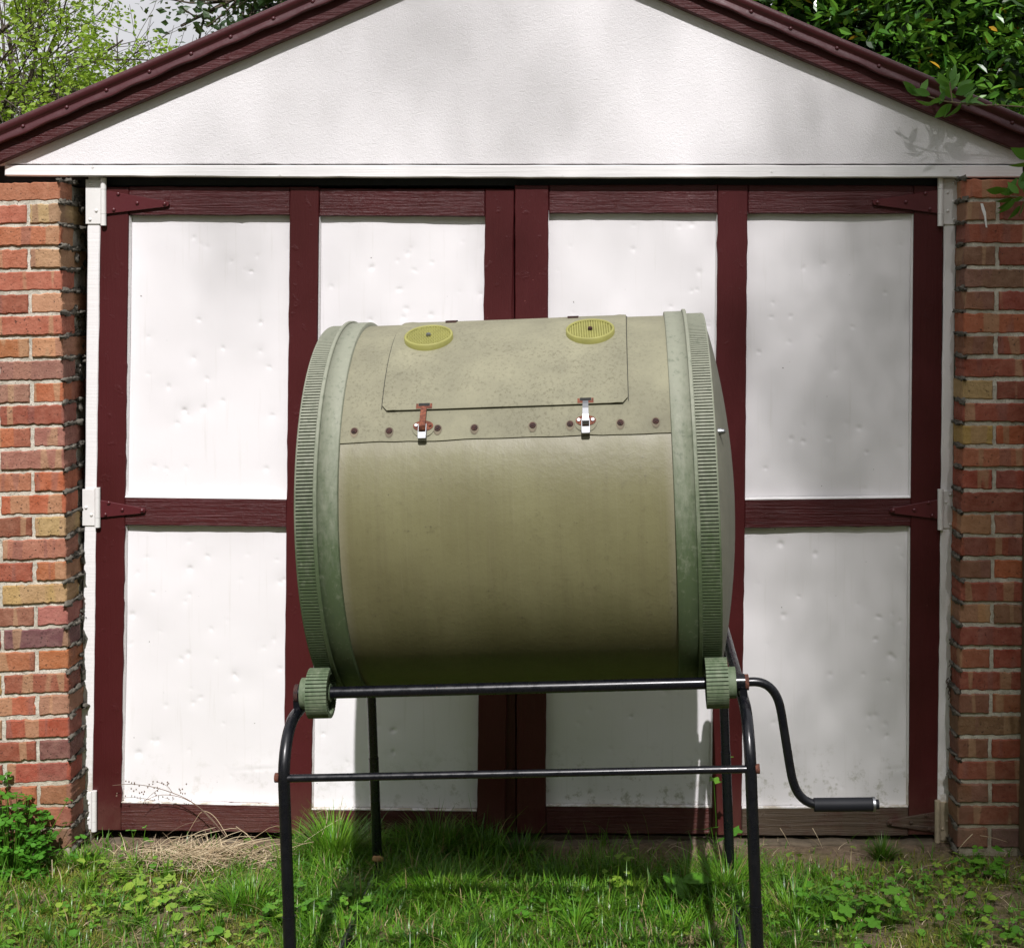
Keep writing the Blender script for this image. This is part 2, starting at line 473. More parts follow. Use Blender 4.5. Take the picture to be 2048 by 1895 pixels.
# gable wall (built with a fine lower edge)
def lrake(x): return 324 - .430 * x
def rrake(x): return .4255 * (x - 1327)
AP = (1038.0, -122.5)
slab('gable_wall', [(10, 328), (-30, 330), AP, (2078, 322), (2046, 328)], -.03, .12, 'stucco', garage, .002, .03, .0005, 3)
slab('header_trim', [(9, 330.5), (2046, 330.5), (2046, 354.5), (1100, 355), (512, 354), (9, 351)], -.036, -.008, 'wwood', garage, .0025, .06, .0004, 5)
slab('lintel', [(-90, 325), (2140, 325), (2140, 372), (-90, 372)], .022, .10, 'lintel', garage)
# nail heads and a crack in the trim
nm = MB()
for px, py in ((185, 334), (1125, 351.5), (1648, 347.5), (1902, 339.5), (1544, 343), (560, 350)):
    p = P(px, py, -.0365); nm.cyl(p, p + Vector((0, -.0012, 0)), .0035, 8)
nm.build('trim_nails', M['wiron'], garage)

# rakes: wooden barge board, wavy metal edge flange with rivets, roof sheet
def rake(side):
    f = lrake if side < 0 else rrake
    xe = -150 if side < 0 else 2220
    b0, b1 = (xe, f(xe)), (AP[0], AP[1])
    yb = -.060
    # in the plane of the board
    A = Vector(PX(*b0, yb)); B = Vector(PX(*b1, yb))
    sgn = 1
    mb = MB()
    th = 38 * (D + yb) / F
    pts = [tuple(A), tuple(B), (B.x, B.y + th), (A.x, A.y + th)]
    mb.slab(pts, yb, -.031, .003, .08, .0006, 11 + side)
    o = mb.build('barge_board', M['mh'], garage)
    # metal flange
    n = 150; prof = []
    for i in range(n + 1):
        t = i / n; c = A.lerp(B, t)
        s_ = (B - A).length * t
        wv = .0011 * math.cos((s_ - .06) * 2 * PI / .139) + .0012 * mn.noise(Vector((s_ * 9, side, 0)))
        low = c.y + th * .90
        prof.append([(c.x, yb + .004, low + .002), (c.x, yb - .018 + wv, low - .001 - wv * 2.2), (c.x, yb - .020 + wv * .8, low + .004 - wv * 2),
                     (c.x, yb - .012, low + .020), (c.x, yb - .010, low + .027), (c.x, yb - .016, low + .031),
                     (c.x, yb - .020, low + .040), (c.x, yb - .022, low + .052), (c.x, yb - .014, low + .057), (c.x, yb + .10, low + .060)])
    mb = MB(); m = len(prof[0]); vs = [v for r_ in prof for v in r_]
    fs = [(i * m + j, (i + 1) * m + j, (i + 1) * m + j + 1, i * m + j + 1) for i in range(n) for j in range(m - 1)]
    mb.add(vs, fs, True)
    fl = mb.build('metal_edge', M['mmetal'], garage)
    L = (B - A).length; k = 0
    s_ = .06
    while s_ < L:
        c = A.lerp(B, s_ / L); z = c.y + th * .90 + .022
        r_ = MB(); r_.blob((c.x, yb - .013, z), (.0065, .005, .0065), amp=.1); r_.build('rivet', M['mmetal'], fl)
        s_ += .139 + random.uniform(-.012, .012)
    return A, B, th, yb
rk = [rake(-1), rake(1)]
for (A, B, th, yb) in rk:
    mb = MB(); z0, z1 = A.y + th * .9 + .058, B.y + th * .9 + .058
    v = [(A.x, yb - .012, z0), (B.x, yb - .012, z1), (B.x, 5.2, z1), (A.x, 5.2, z0)]
    v += [(x, y + (0.003 if y < 0 else 0), z - .03) for x, y, z in v]
    mb.add(v, [(0, 1, 2, 3), (4, 7, 6, 5), (0, 4, 5, 1), (1, 5, 6, 2), (2, 6, 7, 3), (3, 7, 4, 0)])
    mb.build('roof_sheet', M['roofm'], garage)
# plain side and back walls that close the building
mb = MB(); xl = P(-90, 400).x; xr = P(2150, 400).x
mb.box((xl, .25, 0), (xl + .2, 5, 1.95)); mb.box((xr - .2, .25, 0), (xr, 5, 1.95)); mb.box((xl + .2, 4.8, 0), (xr - .2, 5, 2.5))
mb.build('side_and_back_walls', M['brick'], garage).color = (.30, .09, .05, 1)
mb = MB(); mb.box((xl + .21, .2, -.02), (xr - .21, 4.79, .012)); mb.build('garage_floor', M['sill'], garage)

# jamb posts
slab('jamb_post', [(176, 352), (201, 352), (194, 948), (189, 1422), (181, 1692), (155, 1692), (162.5, 1422), (170, 948)], 0.0, .09, 'wwood', garage, .003, .08, .0006, 21)
slab('jamb_post', [(1890, 354), (1913, 354), (1907, 948), (1902, 1422), (1899, 1690), (1873, 1690), (1877, 1422), (1882, 948)], 0.0, .09, 'wwood', garage, .003, .08, .0006, 22)

def door(name, label):
    o = empty(name, (0, 0, 0), label=label); o.parent = garage; return o
dl = door('garage_door', 'left maroon framed door leaf with white metal panels')
dr = door('garage_door', 'right maroon framed door leaf with white metal panels, its lower rail worn to bare wood')
REC = .021
def stile(d, a, b, c, e, y0, y1, seed, yf=0.0, mat='mv'):
    """a..b x-range at the top, c..e at the bottom"""
    slab('stile', [(a, y0), (b, y0 + .5), ((b + e) / 2 + .6, (y0 + y1) / 2), (e, y1), (c, y1), ((a + c) / 2 - .4, (y0 + y1) / 2)], yf, yf + .038, mat, d, .0025, .035, .0006, seed)
def rail(d, pts, seed, mat='mh', yf=.0015, name='rail'):
    slab(name, pts, yf, yf + .036, mat, d, .0025, .03, .0007, seed)
def panel(d, pts, seed):
    # beaten sheet metal: a fine grid pushed in by dents, creases and slow waves
    c = [Vector(PX(x, y, REC)) for x, y in pts]; rg = np.random.default_rng(seed)
    W_ = (c[1] - c[0]).length; Hh_ = (c[3] - c[0]).length
    nx, nz2 = int(W_ / .0045), int(Hh_ / .0045)
    U, V_ = np.meshgrid(np.linspace(0, 1, nx + 1), np.linspace(0, 1, nz2 + 1))
    X = (c[0].x * (1 - U) + c[1].x * U) * (1 - V_) + (c[3].x * (1 - U) + c[2].x * U) * V_
    Z = (c[0].y * (1 - U) + c[1].y * U) * (1 - V_) + (c[3].y * (1 - U) + c[2].y * U) * V_
    Y = np.zeros_like(X)
    for k in range(rg.integers(24, 42)):
        a, b = rg.uniform(X.min() + .02, X.max() - .02), rg.uniform(Z.min() + .03, Z.max() - .03)
        sg_ = rg.uniform(.0038, .0085); dp = rg.uniform(.0006, .0030) * (1.6 if rg.random() < .2 else 1)
        an = rg.uniform(0, PI); dx, dz = X - a, Z - b
        u = dx * math.cos(an) + dz * math.sin(an); v = -dx * math.sin(an) + dz * math.cos(an)
        r2 = (u / sg_) ** 2 + (v / (sg_ * rg.uniform(.5, 1))) ** 2
        Y += dp * np.exp(-r2) + dp * rg.uniform(.2, .5) * np.exp(-(dx ** 2 + dz ** 2) / (2 * (sg_ * 3.2) ** 2))
    for k in range(1 if seed % 3 else 0):
        a, b = rg.uniform(X.min(), X.max()), rg.uniform(Z.min(), Z.min() + .25); an = rg.normal(0, .15)
        u = (X - a) * math.cos(an) + (Z - b) * math.sin(an); v = -(X - a) * math.sin(an) + (Z - b) * math.cos(an)
        Y += .0012 * np.exp(-(v / .006) ** 2 - (u / rg.uniform(.03, .07)) ** 2) - .0015 * np.exp(-(v / .03) ** 2 - (u / .09) ** 2)
    for k in range(5):
        Y += rg.uniform(.0005, .0012) * np.sin(X * rg.uniform(4, 14) + Z * rg.uniform(3, 12) + rg.uniform(0, 6))
    for k in range(14):
        a, b = rg.uniform(X.min(), X.max()), rg.uniform(Z.min(), Z.max())
        Y += rg.uniform(-.0022, .0022) * np.exp(-((X - a) ** 2 + (Z - b) ** 2) / (2 * rg.uniform(.03, .07) ** 2))
    Y = REC + Y - Y.min() * .5
    n = nx + 1; co_ = np.stack([X, Y, Z], -1).reshape(-1, 3)
    ii = (np.arange(nz2)[:, None] * n + np.arange(nx)[None, :]).ravel()
    Fc = np.stack([ii, ii + n, ii + n + 1, ii + 1], 1)
    me = bpy.data.meshes.new('panel'); me.vertices.add(len(co_)); me.vertices.foreach_set('co', co_.astype(np.float32).ravel())
    me.loops.add(Fc.size); me.loops.foreach_set('vertex_index', Fc.astype(np.int32).ravel())
    me.polygons.add(len(Fc)); me.polygons.foreach_set('loop_start', (np.arange(len(Fc)) * 4).astype(np.int32))
    me.polygons.foreach_set('use_smooth', [True] * len(Fc)); me.update(); me.validate()
    link_mesh('panel', me, d, M['panel'])
# left leaf
stile(dl, 201.5, 257.5, 183, 241.5, 374, 1660, 31)
stile(dl, 580, 638, 566, 622, 373.5, 1668, 32)
stile(dl, 970.5, 1028.5, 953, 1009, 378, 1678, 33)
rail(dl, [(258, 373), (579.6, 374), (579.6, 430.5), (257.5, 430)], 41)
rail(dl, [(638.4, 377), (970, 378.5), (970, 433), (638.2, 432)], 42)
rail(dl, [(249.8, 994), (573, 998), (573, 1054), (249.4, 1050)], 43)
rail(dl, [(631, 998), (961, 1000), (961, 1056), (631, 1054)], 44)
rail(dl, [(242.5, 1604), (566, 1611), (566, 1665), (242, 1660)], 45)
rail(dl, [(622.8, 1618), (953, 1621), (953, 1676), (622.4, 1671)], 46)
panel(dl, [(250, 425), (590, 425), (580, 1003), (243, 1003)], 51)
panel(dl, [(240, 1045), (585, 1045), (575, 1612), (232, 1606)], 52)
panel(dl, [(630, 427), (980, 427), (970, 1004), (624, 1004)], 53)
panel(dl, [(622, 1048), (972, 1048), (962, 1626), (612, 1620)], 54)
# right leaf
stile(dr, 1029.5, 1097, 1034, 1091, 370, 1666, 34, -.004)
stile(dr, 1436, 1496, 1424, 1483, 369.5, 1670, 35)
stile(dr, 1828, 1887.5, 1817, 1874.5, 371, 1669, 36)
rail(dr, [(1098.4, 370), (1435.4, 369.5), (1435.4, 426.5), (1098, 427)], 47, yf=.001)
rail(dr, [(1496.6, 370), (1827.4, 371), (1827, 427), (1496.4, 427.5)], 48)
rail(dr, [(1094.5, 998), (1430, 998), (1430, 1054), (1094.3, 1054)], 49)
rail(dr, [(1489.6, 999), (1821.6, 995), (1821.3, 1052), (1489.2, 1056)], 50)
rail(dr, [(1091.8, 1611), (1424, 1614), (1424, 1668), (1091.5, 1666)], 61)
rail(dr, [(1484, 1616), (1816.6, 1613), (1816.2, 1671), (1483.6, 1670)], 62, mat='mold')
panel(dr, [(1092, 421), (1442, 421), (1436, 1004), (1088, 1004)], 55)
panel(dr, [(1084, 1048), (1434, 1048), (1430, 1620), (1082, 1618)], 56)
panel(dr, [(1490, 422), (1834, 422), (1827, 1004), (1484, 1004)], 57)
panel(dr, [(1484, 1048), (1826, 1048), (1822, 1621), (1478, 1621)], 58)
# white sloping drip beads along the foot of each panel
for d, pts in ((dl, (250, 573, 994, 998)), (dl, (242.5, 566, 1604, 1611)), (dl, (623, 953, 1618, 1621)), (dr, (1490, 1821, 999, 995)), (dr, (1092, 1424, 1611, 1614)), (dr, (1484, 1816, 1616, 1613))):
    a, b, ya, yb2 = pts; mb = MB(); n = 40; vs = []
    for i in range(n + 1):
        t = i / n; x = a + (b - a) * t; yy = ya + (yb2 - ya) * t
        j = .0005 * mn.noise(Vector((x * .09, yy, 0))) + .0006 * mn.noise(Vector((x * .4, yy, 3)))
        p0 = P(x, yy - .2, .001); p1 = P(x, yy - 4.5, REC - .001)
        vs += [(p0.x, p0.y, p0.z - .001), (p0.x, p0.y, p0.z + .0015 + j * 2), (p1.x, p1.y, p1.z + .001 + j)]
    mb.add(vs, [(i * 3 + k, (i + 1) * 3 + k, (i + 1) * 3 + k + 1, i * 3 + k + 1) for i in range(n) for k in (0, 1)])
    mb.build('drip_bead', M['wwood'], d)
# thin white caulk strips beside each panel
for d, (xa, ya, xb, yb2), s_ in ((dl, (257.5, 431, 250, 992), 1), (dl, (249.5, 1052, 242, 1602), 1), (dl, (638, 434, 632, 996), 1), (dl, (625, 1400, 622.5, 1616), 1), (dr, (1435.6, 428, 1430, 996), -1),
                             (dr, (1827.4, 428, 1821.5, 994), -1), (dr, (1821, 1054, 1817.4, 1611), -1), (dr, (1425.5, 1400, 1424, 1612), -1)):
    p = P(xa, ya, 0); q = P(xb, yb2, 0); mb = MB()
    w_ = .0035 * s_
    v = []
    for pp in (p, q):
        v += [(pp.x, .004, pp.z), (pp.x + w_, REC - .001, pp.z), (pp.x - .001 * s_, REC - .001, pp.z)]
    mb.add(v, [(0, 3, 4, 1), (1, 4, 5, 2), (0, 2, 5, 3)]); mb.build('caulk_strip', M['wwood'], d)
# narrow astragal lying over the meeting stiles
slab('meeting_strip', [(1008, 384), (1027.5, 383), (1032.5, 1664), (1010, 1664)], .012, .03, 'mv', dl, .002)

def hinge(d, lx, ly0, ly1, rx, side, strap, tip, dirty=False, seed=0):
    """leaf plate on the jamb, barrel and the painted strap on the door"""
    rd = random.Random(seed); m = 'dirtyiron' if dirty else 'wiron'
    mb = MB()
    y = -.004
    plate = [(lx, ly0), (rx, ly0), (rx, ly1), (lx, ly1)]
    mb.slab([PX(a, b, y) for a, b in plate], y, .0, .001)
    bx = rx if side < 0 else lx
    bw = (.0095)
    for k, (t0, t1) in enumerate(((0, .24), (.245, .755), (.76, 1))):
        a = P(bx, ly0 - 3 + (ly1 - ly0 + 6) * t0, -.008); b = P(bx, ly0 - 3 + (ly1 - ly0 + 6) * t1, -.008)
        mb.cyl(a, b, .0088, 14)
    for k in range(5):
        t = (k + .5) / 5; x = lx + (rx - lx) * (.38 if k % 2 else .72) if side > 0 else lx + (rx - lx) * (.60 if k % 2 else .25)
        p = P(x, ly0 + (ly1 - ly0) * t, y)
        if rd.random() < .75: mb.blob((p.x, y - .001, p.z), (.0052, .003, .0052), amp=.05, nu=8, nv=4)
    mb.build('hinge', M[m], d)
    (s0, s1), (tx, ty) = strap, tip
    bx2 = bx + (4 if side < 0 else -4)
    mb = MB(); y = -.0075
    k = 1 if side < 0 else -1
    pts = [(bx2, s0), (tx - k * 6, ty - 5.5), (tx - k * 1.5, ty - 4), (tx, ty), (tx - k * 1.5, ty + 4), (tx - k * 6, ty + 5.5), (bx2, s1)]
    mb.slab([PX(a, b, y) for a, b in pts], y, .0005, .001)
    for t, v in ((.93, .5), (.5, .5), (.13, .82), (.2, .15)):
        x = bx2 + (tx - bx2) * t; yy = s0 + (s1 - s0) * v; yy = yy * (1 - t) + ty * t if t > .3 else yy
        p = P(x, yy, y); mb.blob((p.x, y - .001, p.z), (.0062, .0035, .0062), amp=.05, nu=8, nv=4)
    if seed != 3: mb.build('strap_hinge', M['mold'] if dirty else M['mstrap'], d)
hinge(dl, 171, 359, 448, 207, -1, (381, 428), (338, 408), seed=1)
hinge(dl, 164.5, 978, 1051, 195, -1, (1000, 1035), (290, 1021), seed=2)
hinge(dl, 158.5, 1584, 1658, 188, -1, (1612, 1648), (278, 1630), seed=3)
hinge(dr, 1881, 357, 449, 1918, 1, (380, 427), (1746, 405), seed=4)
hinge(dr, 1881, 981, 1056, 1909, 1, (999, 1038), (1780, 1021), seed=5)
hinge(dr, 1875, 1603, 1680, 1902, 1, (1624, 1664), (1774, 1645), True, seed=6)

# sill under the doors
slab('sill', [(150, 1690), (520, 1694), (900, 1692), (1090, 1686), (1500, 1686), (1880, 1686), (1880, 1730), (150, 1730)], -.02, .2, 'sill', garage, .006, .04, .003, 71)
slab('sill_board', [(1085, 1669), (1480, 1671), (1480, 1690), (1085, 1688)], .012, .04, 'mold', garage, .003, .05, .001, 72)
sm_ = MB(); sm_.box((P(150, 1500).x, .14, -.02), (P(1880, 1500).x, .15, .3)); sm_.build('dark_gap_backing', M['black'], garage)  # dark sheet added for the shade of the interior behind the door gap

# ---- brick pillars
BC = dict(red=(.27, .048, .022), orange=(.35, .092, .028), salmon=(.36, .105, .050), tan=(.40, .235, .105), pink=(.30, .12, .075), purple=(.14, .045, .042), brown=(.20, .08, .038),
          rb=(.21, .042, .018), ob=(.26, .08, .028), yl=(.38, .245, .065))
def brick(name_parent, pts, yf, yb, col, seed):
    mb = MB(); rd = random.Random(seed)
    mb.slab([PX(a, b, yf) for a, b in pts], yf + rd.uniform(-.003, .003), yb, .0030, .011, .0011, seed)
    o = mb.build('brick', M['brick'], name_parent)
    dk = 1.15 if yf < -.11 else 1.12
    o.color = (*[min(1, c * rd.uniform(.85, 1.12) * dk) for c in col], 1)
    return o
def pillar(side):
    o = empty('brick_pillar', P(60 if side < 0 else 1990, 1690, -.12)); o.parent = garage
    off = Vector(o.location)
    o.location = (0, 0, 0)
    yf = -.12 if side < 0 else -.105
    top = 363 if side < 0 else 358.5; pitch = 44.65 if side < 0 else 44.75
    if side < 0:
        S = ['salmon','salmon','salmon','salmon','pink','red','pink','orange','pink','tan','purple','red','red','red','ob','brown']
        Hh = [('salmon','tan'),('salmon','tan'),('red','tan'),('orange','tan'),('pink','orange'),('orange','pink'),('salmon','orange'),('rb','tan'),('red','orange'),('brown','pink'),('orange','orange'),('orange','tan'),('rb','purple'),('orange','ob'),('ob','brown')]
    else:
        S = ['salmon','red','brown','orange','red','red','salmon','rb','red','red','red','red','brown','rb','rb','purple']
        Hh = [('red','pink'),('rb','brown'),('red','brown'),('red','brown'),('rb','tan'),('orange','yl'),('red','red'),('pink','orange'),('orange','brown'),('brown','tan'),('red','ob'),('ob','brown'),('red','brown'),('rb','brown'),('purple','brown')]
    def corner(y):
        t = (y - 360) / 1330
        return 119 + 24 * t if side < 0 else 1932.5 - 18 * t
    def slope(y): return (-.020 - .028 * (y - 360) / 1330) if side < 0 else .004
    mort = MB(); lumps_ = MB()
    for k in range(30):
        y0 = top + k * pitch; y1 = y0 + pitch - 7.5
        c = corner(y0); sl_ = slope(y0)
        sp = []
        Hd = (k % 2 == 1)
        if side < 0:
            if Hd: sp = [(c - 60, c, Hh[k // 2 % len(Hh)][1], .21), (c - 60 - 8 - 127, c - 68, Hh[k // 2 % len(Hh)][0], .10)]
            else: sp = [(c - 128, c, S[k // 2], .10), (c - 128 - 8 - 60, c - 136, random.choice(list(BC)), .21)]
        else:
            if Hd: sp = [(c, c + 60, Hh[k // 2 % len(Hh)][1], .21), (c + 68, c + 68 + 127, Hh[k // 2 % len(Hh)][0], .10)]
            else: sp = [(c, c + 128, S[k // 2], .10), (c + 136, c + 196, random.choice(list(BC)), .21)]
        for a, b, col, dp in sp:
            rd = random.Random(k * 7 + int(a))
            j = [rd.uniform(-1.1, 1.1) for _ in range(6)]
            ya = lambda x: (x - c) * sl_
            pts = [(a + j[0], y0 + ya(a) + j[1]), (b + j[2] * .5, y0 + ya(b) + j[3]), (b + j[2] * .5, y1 + ya(b) + j[4]), (a + j[0], y1 + ya(a) + j[5])]
            brick(o, pts, yf, yf + dp, BC[col], k * 13 + int(b) + (side > 0) * 777)
    # mortar body
    a0, a1 = (-78, corner) if side < 0 else (corner, 2130)
    pts = []
    if side < 0:
        tp = [(-78, top + 6), (corner(top) - 3, top + 4)]; bt = [(corner(1700) - 3, 1712), (-78, 1712)]
    else:
        tp = [(corner(top) + 3, top + 4), (2128, top + 4)]; bt = [(2128, 1712), (corner(1700) + 3, 1712)]
    mort.slab([PX(x, y, yf + .0055) for x, y in tp + bt], yf + .0055, yf + .36, .002)
    # squeezed-out mortar along the reveal
    rd = random.Random(5 + side)
    for k in range(31):
        y0 = top + k * pitch - 4
        c = corner(y0)
        nb = 7 if side < 0 else 3
        for i in range(nb):
            yy = yf + .012 + i * (.026 if side < 0 else .03)
            p = P(c, y0 + 4, yf)
            r_ = rd.uniform(.0045, .0085)
            x = p.x + (-side) * rd.uniform(-.004, .006)
            if rd.random() < .9: lumps_.blob((x, yy, p.z + .006 + rd.uniform(-.003, .003)), (r_ * 1.1, .026, r_), seed=k * 9 + i, amp=1.3)
    mo = mort.build('mortar', M['mortar'], o)
    tag(lumps_.build('mortar_crust', M['grimy_shade'], o), kind='stuff')
    # rough inner wythe seen in the reveal of the left pillar
    if side < 0:
        for k in range(30):
            y0 = top + k * pitch; c = corner(y0)
            p = P(c, y0 + 2, yf); q = P(c, y0 + pitch - 6, yf)
            mb = MB(); xx = p.x + rd.uniform(-.006, .004)
            mb.slab([(xx - .09, p.z), (xx, p.z), (xx, q.z), (xx - .09, q.z)], yf + .215 + rd.uniform(0, .01), yf + .33, .004, .02, .001, k)
            b_ = mb.build('brick', M['brick'], o); b_.color = (*random.choice([BC['rb'], BC['brown'], BC['purple']]), 1)
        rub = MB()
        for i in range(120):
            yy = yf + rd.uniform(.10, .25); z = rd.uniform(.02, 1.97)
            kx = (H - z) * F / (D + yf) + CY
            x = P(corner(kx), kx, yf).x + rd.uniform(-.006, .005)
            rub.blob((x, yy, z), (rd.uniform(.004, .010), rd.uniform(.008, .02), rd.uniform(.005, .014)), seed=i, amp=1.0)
        tag(rub.build('mortar_rubble', M['grimy_shade'], o), kind='stuff')
    else:
        v = MB(); ys = yf - .0022
        v.slab([PX(a, b, ys) for a, b in ((1961, 407), (1966, 407), (1972, 425), (1973, 440), (1975, 455), (1972, 455), (1968, 432), (1963, 418))], ys, yf + .002, .0004)
        v.build('paint_smear', M['wwood'], o)
    return o
pl_ = pillar(-1); pl_['label'] = 'sunlit left pillar of orange and tan bricks'
pr_ = pillar(1); pr_['label'] = 'shaded right pillar of dark red bricks'

# timber post at the right edge
tp = empty('timber_post', P(2070, 1700, -.2), label='brown timber post in front of the right brick pillar', cat='post')
mb = MB(); yq = -.2
mb.slab([tuple(Vector(PX(x, y, yq)) - Vector((tp.location.x, tp.location.z))) for x, y in ((2070.5, 800), (2150, 800), (2140, 1720), (2057, 1720), (2061, 1422))], 0, .09, .004, .08, .0008, 9)
mb.build('post', M['post'], tp)

# ------------------------------------------------------------------ compost tumbler
ZC = 1.142
YAW, ROLL = -R(2.3), -R(2.1)
RM = Matrix.Rotation(YAW, 3, 'Z') @ Matrix.Rotation(ROLL, 3, 'Y')
CEN = Vector((-.142, -.75, ZC))
base = CEN - RM @ Vector((0, 0, ZC))
tum = empty('compost_tumbler', base, label='olive green barrel compost tumbler on a black tubular stand with a hand crank', cat='compost tumbler')
tum.rotation_euler = RM.to_euler()
RI = RM.transposed(); EYE = Vector((0, -D, H))
def L(px, py, yl):
    """local point of the tumbler seen at a pixel, on its own plane y = yl"""
    d = RI @ (P(px, py, 0) - EYE); o = RI @ (EYE - base)
    t = (yl - o.y) / d.y
    return o + d * t
def on_drum(x, phi, r):
    a = R(phi); return Vector((x, -r * math.cos(a), ZC + r * math.sin(a)))
def rad(phi):
    a = R(phi); return Vector((0, -math.cos(a), math.sin(a)))
def tan_(phi):
    a = R(phi); return Vector((0, math.sin(a), math.cos(a)))

def revolve(mb, prof, n=160, a0=0, a1=360, smooth=True, closed=False, wob=None):
    full = abs(a1 - a0) >= 360
    cnt = n if full else n + 1
    vs = []
    for i in range(cnt):
        a = a0 + (a1 - a0) * i / n
        for x, r_ in prof:
            rr = r_ + (wob(x, a) if wob else 0)
            vs.append(on_drum(x, a, rr))
    m = len(prof); fs = []
    for i in range(n):
        i2 = (i + 1) % cnt
        for j in range(m if closed else m - 1):
            j2 = (j + 1) % m
            fs.append((i * m + j, i * m + j2, i2 * m + j2, i2 * m + j))
    mb.add(vs, fs, smooth)
    return vs

XS = .368
sh = MB()
xs_ = [-XS + 2 * XS * i / 24 for i in range(25)]
wob = lambda x, a: .0014 * mn.noise(Vector((x * 4, math.cos(R(a)) * 3, math.sin(R(a)) * 3)))
revolve(sh, [(x, .4445) for x in xs_], 160, wob=wob)
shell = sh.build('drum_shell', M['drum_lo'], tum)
up = MB()
a0 = 26.0
vs = []; fs = []; na = 70
for i in range(na + 1):
    for x in xs_:
        e = .35 * mn.noise(Vector((x * 9, 0, 5))) + .22 * mn.noise(Vector((x * 30, 0, 1)))
        a = (a0 + e) + (190 - a0) * i / na
        r_ = .4478 + wob(x, a) + (.0012 * abs(mn.noise(Vector((x * 14, 2, 0)))) if i == 0 else 0)
        vs.append(on_drum(x, a, r_))
m = len(xs_)
fs = [(i * m + j, i * m + j + 1, (i + 1) * m + j + 1, (i + 1) * m + j) for i in range(na) for j in range(m - 1)]
up.add(vs, fs, True)
up.add([v for j in range(m) for v in (vs[j], vs[j] - rad(26) * .0034)], [(2 * j, 2 * j + 1, 2 * j + 3, 2 * j + 2) for j in range(m - 1)])
up.build('upper_sheet', M['drum_up'], tum)
# bands, flanges, toothed rings, domes
for sd in (-1, 1):
    b = MB(); prof = [(sd * x, r_) for x, r_ in ((.366, .4445), (.3665, .4566), (.368, .4575), (.4105, .4575), (.4105, .4445))]
    revolve(b, prof, 160, smooth=False); band = b.build('end_band', M['gear'], tum)
    band.data.polygons.foreach_set('use_smooth', [True] * len(band.data.polygons))
    f_ = MB(); prof = [(sd * x, r_) for x, r_ in ((.4108, .4450), (.4108, .4600), (.4122, .4622), (.4185, .4622), (.4200, .4605), (.4200, .4400))]
    revolve(f_, prof, 160, smooth=False); f_.build('flange', M['gear'], tum)
    t_ = MB(); N = 352; x0, x1 = .4203, .460
    vs = []; fs = []
    for k in range(N):
        for (q, r_) in ((0, .4405), (.10, .4512), (.72, .4512), (.82, .4405)):
            a = 360 * (k + q) / N
            vs += [on_drum(sd * x0, a, r_), on_drum(sd * x1, a, r_)]
    n4 = 4 * N
    fs = [(2 * i, 2 * i + 1, 2 * ((i + 1) % n4) + 1, 2 * ((i + 1) % n4)) for i in range(n4)]
    t_.add(vs, fs)
    revolve(t_, [(sd * .460, .4505), (sd * .4635, .4500), (sd * .464, .446), (sd * .464, .43)], 160)
    t_.build('gear_ring', M['gear'], tum)
    dm = MB(); prof = [(sd * .462, .438)]
    for i in range(1, 13):
        t = i / 12; prof.append((sd * (.462 + .060 * math.sin(t * PI / 2) ** .8), .438 * (1 - t) + 1e-4))
    revolve(dm, prof, 96); dome = dm.build('end_dome', M['dome'], tum)
    bt = MB()
    for phi, rr in (((28, .405),) if sd > 0 else ((150, .405),)):
        p = on_drum(sd * .47, phi, rr); bt.cyl(p, p + Vector((sd * .008, 0, 0)), .008, 10); bt.blob(p + Vector((sd * .011, 0, 0)), (.007, .006, .006), amp=0)
    bt.build('bolt', M['zinc'], dome)

# lid
lid = MB(); xa, xb = -.277, .273; pa, pb = 35.4, 112
n1, n2 = 40, 36; vs = []
for i in range(n1 + 1):
    a = pa + (pb - pa) * (i / n1) ** 1.25
    ch = max(0, 1 - (a - pa) / 1.7) * .011
    for j in range(n2 + 1):
        x = xa + ch + (xb - xa - 2 * ch) * j / n2
        ed = min(j, n2 - j)
        lift = .4524 + .0016 * max(0, 1 - (a - pa) / 2.2) + wob(x, a) * 1.2 + .0010 * mn.noise(Vector((x * 6, a * .06, 8)))
        lift += .0016 if ed == 1 else (.0006 if ed == 0 else 0)
        if i == 1: lift += .0007
        vs.append(on_drum(x, a, lift))
m = n2 + 1
lid.add(vs, [(i * m + j, i * m + j + 1, (i + 1) * m + j + 1, (i + 1) * m + j) for i in range(n1) for j in range(n2)], True)
border = list(range(m)) + [i * m + n2 for i in range(1, n1 + 1)] + [n1 * m + j for j in range(n2 - 1, -1, -1)] + [i * m for i in range(n1 - 1, 0, -1)]
bv = []
for q in border:
    v = vs[q]; d_ = Vector((0, v.y, v.z - ZC)).normalized(); bv += [v, v - d_ * .0030]
nb = len(border)
lid.add(bv, [(2 * i, 2 * i + 1, 2 * ((i + 1) % nb) + 1, 2 * ((i + 1) % nb)) for i in range(nb)])
lid_o = lid.build('lid', M['drum_up'], tum)
lid_o['label'] = 'curved hatch lid across the top of the barrel'
for xg in (xa - .0022, xb + .0008):  # dark strips painted in for the shade of the lid gap
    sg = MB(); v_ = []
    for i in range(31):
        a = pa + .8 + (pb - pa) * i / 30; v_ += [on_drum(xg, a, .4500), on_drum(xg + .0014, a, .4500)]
    sg.add(v_, [(2 * i, 2 * i + 1, 2 * i + 3, 2 * i + 2) for i in range(30)], True); sg.build('lid_gap_shade', M['gap'], tum)
